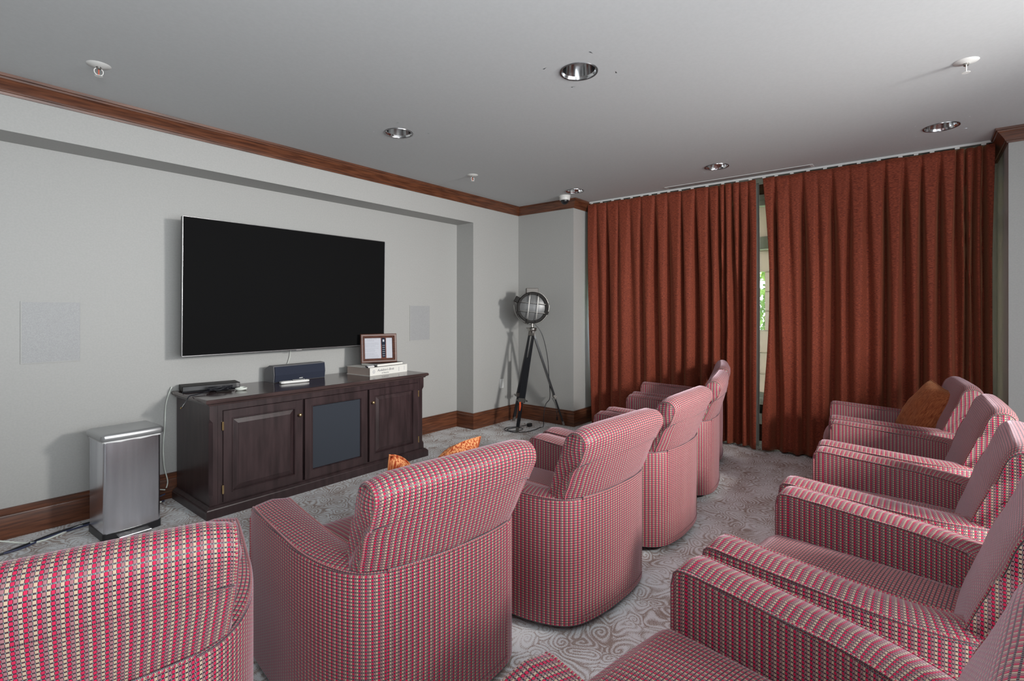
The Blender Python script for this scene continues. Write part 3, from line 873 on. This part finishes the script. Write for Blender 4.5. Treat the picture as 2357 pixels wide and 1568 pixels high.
for i, (dx, dy, rz, mm) in enumerate(((2.775, 3.915, 14, 'black_plastic'), (2.80, 3.94, 6, 'dark_nickel'))):
    t = thing('marker_pen', ['black marker pen at the front edge of the large white book', 'dark marker pen lying behind the front pen on the white book'][i], 'pen', (dx + 0.02, dy - 0.005, T + 0.083), R(rz))
    bm = new_bm(); rod(bm, (-0.06, 0, 0), (0.025, 0, 0), 0.008, 0.008, 10); obj('barrel', bm, ['white_plastic', 'ink_grey'][i], t, 40)
    bm = new_bm(); rod(bm, (0.025, 0, 0), (0.06, 0, 0), 0.0085, 0.0075, 10); obj('cap', bm, 'black_plastic', t, 40)
    bm = new_bm(); rod(bm, (-0.064, 0, 0), (-0.06, 0, 0), 0.007, 0.008, 10); obj('end_plug', bm, mm, t, 40)
    if i == 1: t.location.y += 0.02

# framed instruction sheet
pf = thing('picture_frame', 'brown wooden frame holding a printed instruction sheet on top of the books', 'picture frame', (2.955, 4.02, T + 0.1012), R(-22))
pf.rotation_euler = (R(-6), 0, R(-22))
FW_, FH_ = 0.172, 0.275
bm = new_bm()
ring_frame(bm, -FW_, FW_, 0.0, FH_, 0, [(0, -0.012), (0, 0.010), (0.006, 0.017), (0.020, 0.018), (0.030, 0.010), (0.034, 0.011), (0.040, 0.004), (0.042, -0.012)])
obj('moulding', bm, 'frame_wood', pf)
bm = new_bm(); box(bm, -FW_ + 0.034, FW_ - 0.034, 0.002, 0.010, 0.034, FH_ - 0.034); sheet = obj('printed_sheet', bm, 'paper', pf)
bm = new_bm(); rod(bm, (0, 0.012, FH_ * 0.6), (0, 0.095, 0.018), 0.006, 0.006, 6); obj('easel_leg', bm, 'frame_wood', pf)
bm = new_bm()
rnd = random.Random(5)
z = FH_ - 0.048
k = 0
while z > 0.045:
    if k in (3, 8, 12): z -= 0.006
    x0 = -FW_ + 0.042; x1 = x0 + rnd.uniform(0.085, 0.130)
    if k < 2: x0 += 0.02
    x = x0
    while x < x1:
        wd = rnd.uniform(0.006, 0.018); box(bm, x, min(x + wd, x1), 0.0012, 0.002, z - 0.0045, z); x += wd + 0.003
    z -= 0.0095; k += 1
for z in (0.232, 0.222, 0.212, 0.204, 0.185):
    box(bm, 0.105, 0.135, 0.0012, 0.002, z - 0.002, z)
tag(obj('printed_lines', bm, 'ink_grey', sheet), kind='stuff')
bm = new_bm()
box(bm, 0.022, 0.072, 0.0012, 0.002, 0.040, FH_ - 0.04)
obj('printed_photo', bm, 'print_red', sheet)
bm = new_bm()
ro = [Vector((0.047 + 0.022 * sx * w_, 0.0006, zz)) for sx, seq in ((1, ((0.75, 0.045), (0.9, 0.08), (0.8, 0.15), (0.95, 0.19), (0.95, 0.222), (0.6, 0.24))), (-1, ((0.6, 0.24), (0.95, 0.222), (0.95, 0.19), (0.8, 0.15), (0.9, 0.08), (0.75, 0.045)))) for w_, zz in seq]
f = bm.faces.new([bm.verts.new(p) for p in ro])
obj('printed_remote', bm, 'print_black', sheet)
bm = new_bm()
box(bm, 0.039, 0.055, 0.0, 0.0005, 0.198, 0.220)
for i in range(6):
    for j in range(3):
        box(bm, 0.037 + j * 0.0085, 0.041 + j * 0.0085, 0.0, 0.0005, 0.06 + i * 0.02, 0.066 + i * 0.02)
tag(obj('printed_keys', bm, 'paper', sheet), kind='stuff')

# ------------------------------------------------------------------ step bin
tb = thing('step_bin', 'stainless steel step bin with grey lid beside the media cabinet', 'trash can', (0.958, 3.965, 0.0), R(3))
def rrect(hx, hy, rf, rb, z, n=6, bow=0.0):
    pts = []
    for cx, cy, r, a0 in ((hx - rf, -hy + rf, rf, -90), (hx - rb, hy - rb, rb, 0), (-hx + rb, hy - rb, rb, 90), (-hx + rf, -hy + rf, rf, 180)):
        for k in range(n + 1):
            a = R(a0 + 90 * k / n)
            pts.append(Vector((cx + r * math.cos(a), cy + r * math.sin(a), z)))
    out = []
    m_ = len(pts)
    # subdivide the front edge for a slight bow
    fl, fr2 = pts[-1], pts[0]
    for k in range(1, 8):
        q = fl.lerp(fr2, k / 8); pts.append(q)
    if bow:
        for p in pts:
            if p.y < -hy + rf: p.y -= bow * (1 - (p.x / hx) ** 2)
    return pts
bm = new_bm(); loft(bm, [rrect(0.150, 0.135, 0.016, 0.012, z, bow=0.012) for z in (0.035, 0.60)], True, True, True); obj('body', bm, 'steel', tb, 50)
bm = new_bm(); loft(bm, [rrect(0.154, 0.139, 0.017, 0.012, z, bow=0.012) for z in (0.002, 0.045)], True, True, True); obj('base_ring', bm, 'black_plastic', tb, 50)
bm = new_bm(); loft(bm, [rrect(0.158, 0.142, 0.018, 0.012, 0.605, bow=0.012), rrect(0.166, 0.148, 0.022, 0.018, 0.612, bow=0.013), rrect(0.166, 0.148, 0.022, 0.018, 0.640, bow=0.013), rrect(0.156, 0.138, 0.022, 0.018, 0.650, bow=0.013)], True, True, True); obj('lid', bm, 'lid_metal', tb, 50)
bm = new_bm()
rg = []
for z, dd in ((0.606, 0.002), (0.601, 0.004), (0.597, 0.004), (0.594, 0.002)):
    rg.append([p * Vector((1, 1, 1)).x + Vector((0, 0, 0.0025 * math.sin(i * 1.9))) for i, p in enumerate(rrect(0.150 + dd, 0.135 + dd, 0.016, 0.012, z, bow=0.012))])
loft(bm, rg); obj('bin_liner', bm, 'bag_plastic', tb, 60)
bm = new_bm(); box(bm, -0.085, 0.085, -0.185, -0.140, 0.012, 0.020, 0.003, 2); obj('pedal', bm, 'steel', tb)

# cords on the floor along the television wall
def cord(name, pts, r, m, label):
    bm = new_bm(); tube(bm, spline(pts, 8), r, 6)
    return tag(obj(name, bm, m, smooth=60), label, 'cable')
cord('floor_cable', [(0.12, 4.31, 0.20), (0.20, 4.30, 0.10), (0.30, 4.27, 0.065), (0.40, 4.20, 0.05), (0.52, 4.14, 0.012), (0.60, 4.13, 0.006), (0.72, 4.19, 0.006), (0.90, 4.27, 0.006), (1.10, 4.27, 0.01), (1.24, 4.25, 0.02)], 0.005, 'white_cable', 'white cable running along the floor beside the baseboard to the bin')
cord('floor_cable', [(0.16, 4.30, 0.26), (0.20, 4.28, 0.12), (0.27, 4.17, 0.02), (0.38, 4.08, 0.008), (0.50, 4.12, 0.008), (0.66, 4.20, 0.008), (0.85, 4.24, 0.008), (1.10, 4.29, 0.008)], 0.007, 'black_cable', 'thick black cable curving down the baseboard onto the carpet')
cord('floor_cable', [(-0.1, 4.18, 0.007), (0.2, 4.13, 0.007), (0.45, 4.08, 0.007), (0.62, 4.16, 0.007), (0.85, 4.21, 0.007), (1.1, 4.22, 0.007), (1.27, 4.30, 0.007)], 0.006, 'blue_cable', 'dark blue cable lying flat on the carpet near the baseboard')
cord('cabinet_cable', [(1.33, 4.335, 0.83), (1.315, 4.335, 0.79), (1.292, 4.334, 0.70), (1.285, 4.332, 0.55), (1.275, 4.332, 0.40), (1.28, 4.328, 0.25), (1.30, 4.325, 0.14), (1.29, 4.320, 0.09)], 0.0045, 'white_cable', 'white cable hanging down the left side of the cabinet behind the bin')
cord('cabinet_cable', [(1.15, 4.31, 0.09), (1.22, 4.30, 0.10), (1.28, 4.315, 0.08)], 0.0045, 'white_cable', 'short white cable loop on the floor between bin and cabinet')
cord('cabinet_cable', [(1.13, 4.27, 0.03), (1.20, 4.26, 0.05), (1.27, 4.28, 0.06)], 0.005, 'blue_cable', 'short dark blue cable between bin and cabinet')

# ------------------------------------------------------------------ tripod spotlight lamp
lp = thing('tripod_spotlight', 'nautical tripod floor lamp with caged round spotlight in the corner', 'floor lamp', (4.86, 3.61, 0))
apex = Vector((0, 0, 1.17))
def leg(foot, name='leg', wide=True):
    foot = Vector(foot)
    ax = (foot - apex); Ln = ax.length; ax.normalize()
    sd = ax.cross(Vector((0, 0, 1))).normalized()
    nr = sd.cross(ax)
    def bar(bm, s0, s1, off, hw, ht):
        a, b_ = apex + ax * s0, apex + ax * s1
        rings = []
        for p in (a, b_):
            rings.append([p + sd * (off - hw) + nr * -ht, p + sd * (off + hw) + nr * -ht, p + sd * (off + hw) + nr * ht, p + sd * (off - hw) + nr * ht])
        loft(bm, rings, True, True, True)
    bm = new_bm()
    for off in (-0.028, 0.028): bar(bm, 0.06, Ln * 0.72, off, 0.008, 0.010)
    L1 = obj(name, bm, 'black_paint', lp)
    bm = new_bm(); bar(bm, Ln * 0.30, Ln - 0.05, 0, 0.019, 0.009); obj('slider', bm, 'black_paint', L1)
    bm = new_bm(); bar(bm, 0.0, 0.075, 0, 0.038, 0.012); obj('leg_socket', bm, 'aged_nickel', L1)
    bm = new_bm(); bar(bm, Ln * 0.68, Ln * 0.72, 0, 0.040, 0.013); obj('clamp', bm, 'nickel', L1)
    bm = new_bm()
    p = apex + ax * (Ln * 0.70)
    rod(bm, p - sd * 0.07, p + sd * 0.07, 0.004, n=8)
    for s in (-1, 1): rod(bm, p + sd * 0.062 * s - nr * 0.014, p + sd * 0.062 * s + nr * 0.014, 0.009, n=8)
    obj('wing_screw', bm, 'nickel', L1, 40)
    bm = new_bm(); bar(bm, Ln - 0.06, Ln - 0.002, 0, 0.016, 0.011); obj('foot_tip', bm, 'nickel', L1)
leg((-0.37, -0.06, 0.012)); leg((0.285, -0.265, 0.012)); leg((0.09, 0.36, 0.012))
bm = new_bm(); lathe(bm, [(0.0005, 1.155), (0.05, 1.155), (0.055, 1.165), (0.055, 1.185), (0.035, 1.19), (0.016, 1.20), (0.014, 1.27), (0.02, 1.27), (0.02, 1.275), (0.0005, 1.275)], 24); obj('center_post', bm, 'nickel', lp, 40)
bm = new_bm()
for a in (20, 140, 260): rod(bm, (0, 0, 1.19), (0.075 * math.cos(R(a)), 0.075 * math.sin(R(a)), 1.19), 0.006, n=8)
obj('top_plate_lever', bm, 'nickel', lp, 40)
# head: axis points to the viewer side
hd = Matrix.Translation((0.0, 0.0, 1.435)) @ Matrix.Rotation(R(38.9 - 90 + 4), 4, 'Z') @ Matrix.Rotation(R(90), 4, 'X')   # local +z -> out of the lamp face
HR = 0.185
bm = new_bm()
lathe(bm, [(0.0005, -0.20), (0.06, -0.195), (0.12, -0.17), (0.155, -0.11), (0.165, -0.04), (0.168, 0.03), (HR - 0.008, 0.035)], 40, hd); drum = obj('lamp_housing', bm, 'nickel', lp, 45)
bm = new_bm()
lathe(bm, [(HR - 0.012, 0.02), (HR, 0.025), (HR + 0.003, 0.035), (HR + 0.003, 0.055), (HR - 0.004, 0.062), (HR - 0.030, 0.060), (HR - 0.032, 0.035)], 48, hd); ring = obj('lens_ring', bm, 'dark_nickel', lp, 35)
bm = new_bm(); lathe(bm, [(0.0005, 0.062), (0.06, 0.060), (0.11, 0.054), (0.156, 0.042)], 40, hd); obj('lens', bm, 'lens_glass', lp, 60)
bm = new_bm()
def cage(a):
    for off in (-0.052, 0.052):
        rt = Matrix.Rotation(R(a), 4, 'Z')
        hl = math.sqrt(HR ** 2 - off ** 2) - 0.012
        pts = [(-hl, off, 0.060), (-hl + 0.012, off, 0.082), (-hl + 0.05, off, 0.090), (0, off, 0.094), (hl - 0.05, off, 0.090), (hl - 0.012, off, 0.082), (hl, off, 0.060)]
        tube(bm, [hd @ rt @ Vector(p) for p in spline(pts, 4)], 0.0042, 6)
cage(-6); cage(84)
obj('wire_cage', bm, 'nickel', lp, 60)
bm = new_bm()
def hbox(bm, x0, x1, y0, y1, z0, z1, bev=0.003, rot=0):
    box(bm, x0, x1, y0, y1, z0, z1, bev, 2, hd @ Matrix.Rotation(R(rot), 4, 'Z'))
hbox(bm, -0.072, 0.072, 0.165, 0.235, -0.09, 0.03, 0.006); obj('vent_cap', bm, 'aged_nickel', lp)
bm = new_bm(); hbox(bm, -0.035, 0.035, 0.175, 0.235, -0.02, 0.05, 0.004, 62); obj('latch', bm, 'dark_nickel', lp)
for a in (-20, 200, 250):
    bm = new_bm(); hbox(bm, HR - 0.004, HR + 0.016, -0.02, 0.02, 0.02, 0.06, 0.003, a); obj('ring_lug', bm, 'dark_nickel', lp)
bm = new_bm()
yk = []
for k in range(25):
    a = R(180 + 180 * k / 24)
    yk.append(hd @ Vector((0.215 * math.cos(a), 0.03 + 0.235 * math.sin(a), -0.06)))
tube(bm, yk, 0.006, 8); obj('yoke', bm, 'nickel', lp, 50)
bm = new_bm()
yk = [hd @ Vector((0.205 * math.cos(R(a)), 0.205 * math.sin(R(a)), -0.03)) for a in range(15, 166, 10)]
tube(bm, yk, 0.005, 8); obj('carry_handle', bm, 'nickel', lp, 50)
bm = new_bm(); box(bm, -0.012, 0.012, -0.002, 0.002, -0.05, 0.05, mtx=Matrix.Translation((-0.30, -0.05, 0.30))); obj('warning_tag', bm, 'orange_tag', lp)
bm = new_bm()
pts = [(-0.02, -0.03, 1.26), (0.06, -0.10, 1.12), (0.13, -0.13, 0.85), (0.17, -0.13, 0.55), (0.20, -0.12, 0.34), (0.13, -0.11, 0.27), (0.10, -0.10, 0.15), (0.09, -0.10, 0.01), (0.02, -0.10, 0.006), (-0.10, -0.12, 0.006), (-0.26, -0.10, 0.006), (-0.36, 0.02, 0.006), (-0.30, 0.14, 0.006), (-0.18, 0.12, 0.008), (-0.16, 0.02, 0.010), (-0.28, -0.02, 0.014), (-0.38, 0.10, 0.012), (-0.24, 0.2, 0.007), (-0.10, 0.12, 0.008), (-0.02, 0.06, 0.02)]
tube(bm, spline(pts, 6), 0.0045, 6); obj('power_cord', bm, 'black_cable', lp, 60)
bm = new_bm(); box(bm, -0.03, 0.03, -0.02, 0.02, 0.002, 0.04, 0.006, 2, Matrix.Translation((0.0, 0.04, 0))); obj('power_plug', bm, 'black_plastic', lp)
bm = new_bm(); tube(bm, spline([(0.20, -0.15, 0.34), (0.24, -0.17, 0.26), (0.23, -0.2, 0.17), (0.235, -0.2, 0.11)], 5), 0.003, 6)
box(bm, -0.006, 0.006, -0.006, 0.006, -0.02, 0.02, mtx=Matrix.Translation((0.235, -0.2, 0.09))); obj('inline_switch', bm, 'black_cable', lp, 60)

# ------------------------------------------------------------------ armchairs
W2, YF, AT = 0.425, 0.40, 0.148       # half width, arm front, arm thickness
def outer(s):
    """outer plan outline of the right half: s in 0..1 from arm front to rear centre."""
    pass
OUT = spline([(W2 - 0.004, YF, 0), (W2, YF - 0.12, 0), (W2, 0.12, 0), (W2 - 0.004, -0.06, 0), (W2 - 0.03, -0.20, 0), (W2 - 0.085, -0.315, 0), (W2 - 0.165, -0.372, 0), (0.12, -0.398, 0), (0.0, -0.402, 0)], 6)
I_SPLIT = 36                          # index where the arm ends and the back panel begins
ZB = 0.035
def arm_top(y):
    return 0.585 + 0.040 * max(0, min(1, (y + 0.30) / 0.70))

def make_chair():
    root = thing('armchair', 'x', 'armchair')
    # --- arms
    for s in (1, -1):
        pts = OUT[:I_SPLIT + 1]
        rings, uvs = [], []
        st = 0.0
        n = len(pts)
        edge = []
        stations = [(0.0, -0.040, 0.014), (0.004, -0.016, 0.006), (0.016, -0.004, 0.0), (0.04, 0.0, 0.0)]
        seq = []
        for k, (dy, dz, ins) in enumerate(stations):
            seq.append((Vector((W2 - 0.004 + dy * 0.03, YF - dy, 0)), Vector((1, 0, 0)), dz, ins))
        for i in range(1, n):
            if pts[i].y > YF - 0.045: continue
            tn = (OUT[min(i + 1, len(OUT) - 1)] - OUT[i - 1]).normalized()
            seq.append((pts[i], Vector((-tn.y, tn.x, 0)) if True else None, 0.0, 0.0))
        prev = None
        for (p, nrm, dz, ins) in seq:
            if nrm.x < 0 and p.x > 0.2: nrm = -nrm
            if prev is not None: st += (p - prev).length
            prev = p
            zt = arm_top(p.y) + dz
            th = AT if p.y > -0.05 else AT
            i_ = p - nrm * th
            if i_.y < -0.30: i_.y = -0.30
            o_ = p
            r = 0.016
            mid = (o_ + i_) / 2
            prof = [(o_ - nrm * ins * 0.3, ZB), (o_, 0.30), (o_, zt - r), (o_ - nrm * r * 0.35, zt - r * 0.35), (o_ - nrm * r, zt), (mid, zt + 0.010), (i_ + nrm * r, zt), (i_ + nrm * r * 0.35, zt - r * 0.35), (i_, zt - r), (i_, 0.30), (i_, ZB)]
            ring = [Vector((q.x * s, q.y, z)) for q, z in prof]
            acc = 0; uvr = []
            for k, q in enumerate(ring):
                if k: acc += (q - ring[k - 1]).length
                uvr.append((st, acc))
            rings.append(ring); uvs.append(uvr)
            edge.append((ring[3], ring[7]))
        bm = new_bm()
        loft(bm, rings, False, uv=uvs)
        L = bm.loops.layers.uv.active
        for ring in (rings[0], rings[-1]):
            f = bm.faces.new([bm.verts.new(p) for p in ring])
            for l in f.loops: l[L].uv = (l.vert.co.x, l.vert.co.z)
        a = obj('arm', bm, 'chair_fabric', root, 50)
        bm = new_bm()
        tube(bm, [rings[0][0], rings[0][1], rings[0][2]] + [e[0] for e in edge], 0.0048, 6)
        tube(bm, [rings[0][9], rings[0][8]] + [e[1] for e in edge[:-8]], 0.0048, 6)
        obj('piping', bm, 'piping_fabric', a, 60)
    # --- lower back panel
    bp = OUT[I_SPLIT:]
    full = [Vector((p.x, p.y, 0)) for p in bp] + [Vector((-p.x, p.y, 0)) for p in reversed(bp[:-1])]
    rings, uvs = [], []; st = 0.0
    for i, p in enumerate(full):
        if i: st += (p - full[i - 1]).length
        q = p + Vector((0, 0.09, 0))
        zs = [(p, ZB), (p + Vector((0, 0.004, 0)), 0.10), (p, 0.30), (p, 0.560), (p, 0.583), (p + Vector((0, 0.012, 0)), 0.588), (q, 0.588), (q, ZB)]
        ring = [Vector((a.x, a.y, z)) for a, z in zs]
        acc = 0; ur = []
        for k, a in enumerate(ring):
            if k: acc += (a - ring[k - 1]).length
            ur.append((st, acc))
        rings.append(ring); uvs.append(ur)
    bm = new_bm(); loft(bm, rings, False, uv=uvs)
    pnl = obj('back_panel', bm, 'chair_fabric', root, 50)
    bm = new_bm(); tube(bm, [r[4] + Vector((0, -0.001, 0.003)) for r in rings], 0.0045, 6)
    obj('piping', bm, 'piping_fabric', pnl, 60)
    bm = new_bm(); tube(bm, [r[0] + Vector((0, -0.001, 0.028)) for r in rings], 0.0022, 5)
    obj('hem_seam', bm, 'piping_fabric', pnl, 60)
    # --- upper back cushion: profile in y,z swept over x
    prof = spline([(-0.399, 0.586), (-0.416, 0.64), (-0.442, 0.74), (-0.460, 0.82), (-0.456, 0.868), (-0.424, 0.900), (-0.380, 0.902), (-0.346, 0.872), (-0.321, 0.800), (-0.285, 0.70), (-0.248, 0.60), (-0.218, 0.52), (-0.190, 0.44)], 4)
    prof = [Vector((0, p[0], p[1])) for p in prof]
    cen = Vector((0, -0.34, 0.68))
    rear = [(p.x, p.y) for p in reversed(OUT) if p.y < -0.15]
    def oy(x):
        x = abs(x)
        for (xa, ya), (xb, yb) in zip(rear, rear[1:]):
            if xa <= x <= xb: return ya + (yb - ya) * (x - xa) / max(1e-6, xb - xa)
        return rear[-1][1]
    BW = 0.347
    xsn = [(-BW, 0.975, 0), (-BW + 0.006, 0.99, 0), (-BW + 0.02, 1.0, 0.1), (-BW + 0.07, 1.0, 0.45), (-0.17, 1.0, 0.85), (0, 1.0, 1.0), (0.17, 1.0, 0.85), (BW - 0.07, 1.0, 0.45), (BW - 0.02, 1.0, 0.1), (BW - 0.006, 0.99, 0), (BW, 0.975, 0)]
    rings, uvs = [], []
    for x, sc_, pf_ in xsn:
        ring = []
        for k, p in enumerate(prof):
            d = (p - cen)
            q = cen + d * sc_
            fr = k / (len(prof) - 1)
            if fr > 0.55: q = q + Vector((0, 0.016 * pf_ * math.sin((fr - 0.55) / 0.45 * PI), 0))
            if fr < 0.4: q = q + Vector((0, -0.006 * pf_ * math.sin(fr / 0.4 * PI), 0))
            wob = 0.004 * noise.noise(Vector((x * 6, k * 0.35, 1.7)))
            # shoulders drop slightly at both ends
            drop = 0.022 * max(0, (abs(x) - 0.24) / (BW - 0.24)) ** 2 if q.z > 0.75 else 0
            # waist: narrower where it meets the arms
            xx = x * (1.0 - 0.045 * max(0, min(1, (0.72 - q.z) / 0.16)))
            cv = oy(xx) + 0.402
            lo_ = max(0, min(1, (0.88 - q.z) / 0.29))
            cv *= (0.08 + 0.92 * lo_) if fr < 0.38 else (0.08 * max(0, 1 - (fr - 0.38) / 0.2))
            if k == 0: q.z = 0.586 + drop
            ring.append(Vector((xx, q.y + (wob if k else 0) + cv, q.z - drop)))
        acc = 0; ur = []
        for k, a in enumerate(ring):
            if k: acc += (a - ring[k - 1]).length
            ur.append((x, acc))
        rings.append(ring); uvs.append(ur)
    bm = new_bm(); loft(bm, rings, False, uv=uvs)
    L = bm.loops.layers.uv.active
    # side panels, gently dished with a crease
    for s, ring in ((-1, rings[0]), (1, rings[-1])):
        m_ = len(ring)
        half = m_ // 2
        cpts = [(ring[k] + ring[m_ - 1 - k]) / 2 + Vector((0.010 * s * math.sin(k * 0.5), 0, 0)) for k in range(half + 1)]
        for k in range(half):
            for aa in ((ring[k], ring[k + 1], cpts[k + 1], cpts[k]), (ring[m_ - 1 - k], ring[m_ - 2 - k], cpts[k + 1], cpts[k])):
                try: f = bm.faces.new([bm.verts.new(p) for p in aa])
                except ValueError: continue
                for l in f.loops: l[L].uv = (l.vert.co.y, l.vert.co.z)
    bmesh.ops.remove_doubles(bm, verts=bm.verts, dist=1e-5)
    bk_ = obj('backrest', bm, 'chair_fabric', root, 60)
    for ring in (rings[1], rings[-2]):
        bm = new_bm(); tube(bm, ring[:-4], 0.0048, 6); obj('piping', bm, 'piping_fabric', bk_, 60)
    bm = new_bm(); tube(bm, [r[9] + Vector((0, -0.0015, 0)) for r in rings[1:-1]], 0.0020, 5); obj('back_seam', bm, 'piping_fabric', bk_, 60)
    # --- seat cushion and front
    iw = W2 - AT
    bm = new_bm()
    softbox(bm, -iw + 0.004, iw - 0.004, -0.235, YF + 0.025, 0.30, 0.455, 0.045, 14, (0, 0.022, 0.030))
    st_ = obj('seat', bm, 'chair_fabric', root, 60)
    bm = new_bm()
    softbox(bm, -iw + 0.001, iw - 0.001, -0.20, YF - 0.012, ZB, 0.31, 0.012, 8)
    obj('front_panel', bm, 'chair_fabric', root, 60)
    bm = new_bm()
    lathe(bm, [(0.0005, 0.001), (0.285, 0.001), (0.285, 0.028), (0.24, 0.045), (0.0005, 0.045)], 32)
    obj('swivel_base', bm, 'black_plastic', root, 40)
    return root

proto = make_chair()
GF, GB = 'checked armchairs in the front row', 'checked armchairs in the back row'
SEATS = [
    (0.315, 1.76, -17, GF, 'red and tan checked armchair at the lower left corner, left end of the front row'),
    (1.285, 1.635, -6.5, GF, 'red and tan checked armchair in the front row holding the striped orange cushion'),
    (2.185, 1.49, -4, GF, 'red and tan checked armchair in the front row, third from the left'),
    (3.10, 1.51, 1, GF, 'red and tan checked armchair in the front row, fourth from the left'),
    (4.04, 1.62, 12, GF, 'red and tan checked armchair in the front row, second from the curtains'),
    (4.90, 1.84, 17, GF, 'red and tan checked armchair in the front row closest to the curtains, mostly hidden'),
    (1.155, 0.235, -10, GB, 'red and tan checked armchair at the bottom edge, nearest in the back row'),
    (2.07, 0.11, -7, GB, 'red and tan checked armchair in the back row, second nearest to the bottom edge'),
    (2.945, 0.07, -3, GB, 'red and tan checked armchair in the middle of the back row'),
    (3.845, 0.07, 1, GB, 'red and tan checked armchair in the back row beside the cushioned far one'),
    (4.76, 0.15, 6, GB, 'red and tan checked armchair in the back row holding the plain orange cushion'),
]
for i, (x, y, rz, g, lab) in enumerate(SEATS):
    o = proto if i == 0 else copy_tree(proto)
    o.location = (x, y, 0); o.rotation_euler = (0, 0, R(rz))
    tag(o, lab, 'armchair', g)

# ------------------------------------------------------------------ cushions
def pillow(name, label, loc, rot, size, thick, m, seed, chop=0.0):
    t = thing(name, label, 'cushion', loc)
    t.rotation_euler = rot
    n = 20; h = size / 2
    rings = {}
    bm = new_bm()
    def pt(u, v, sd):
        k = (1 - u ** 2) * (1 - v ** 2)
        d = thick / 2 * max(0, k) ** 0.42
        pin = 1 - 0.07 * (1 - (abs(u) * abs(v)) ** 1.2) * max(abs(u), abs(v)) ** 3
        wr = 0.010 * noise.noise(Vector((u * 3 + seed, v * 3, sd * 2))) * min(1, k * 3)
        return Vector((u * h * pin, sd * (d + wr), v * h * pin + h - chop * math.exp(-((u + 0.2) / 0.42) ** 2) * max(0, (v + 1) / 2) ** 2))
    for sd in (-1, 1):
        g = [[bm.verts.new(pt(-1 + 2 * i / n, -1 + 2 * j / n, sd)) for j in range(n + 1)] for i in range(n + 1)]
        for i in range(n):
            for j in range(n):
                bm.faces.new((g[i][j], g[i + 1][j], g[i + 1][j + 1], g[i][j + 1]))
    bmesh.ops.remove_doubles(bm, verts=bm.verts, dist=1e-5)
    obj('cover', bm, m, t, 70)
    bm = new_bm()
    loop = [pt(-1 + 2 * k / n, -1, 1) for k in range(n)] + [pt(1, -1 + 2 * k / n, 1) for k in range(n)] + [pt(1 - 2 * k / n, 1, 1) for k in range(n)] + [pt(-1, 1 - 2 * k / n, 1) for k in range(n)]
    tube(bm, loop, 0.004, 6, True)
    obj('edge_seam', bm, m, t, 60)
    return t
pillow('orange_cushion', 'plain burnt orange velvet cushion leaning in the far armchair of the back row', (4.80, 0.065, 0.47), (R(30), R(-8), R(22)), 0.43, 0.17, 'orange_velvet', 1.0)
pillow('striped_cushion', 'orange and cream striped cushion leaning in a front row armchair', (1.385, 1.59, 0.478), (R(17), 0, R(-12)), 0.41, 0.13, 'striped_velvet', 5.0, 0.12)
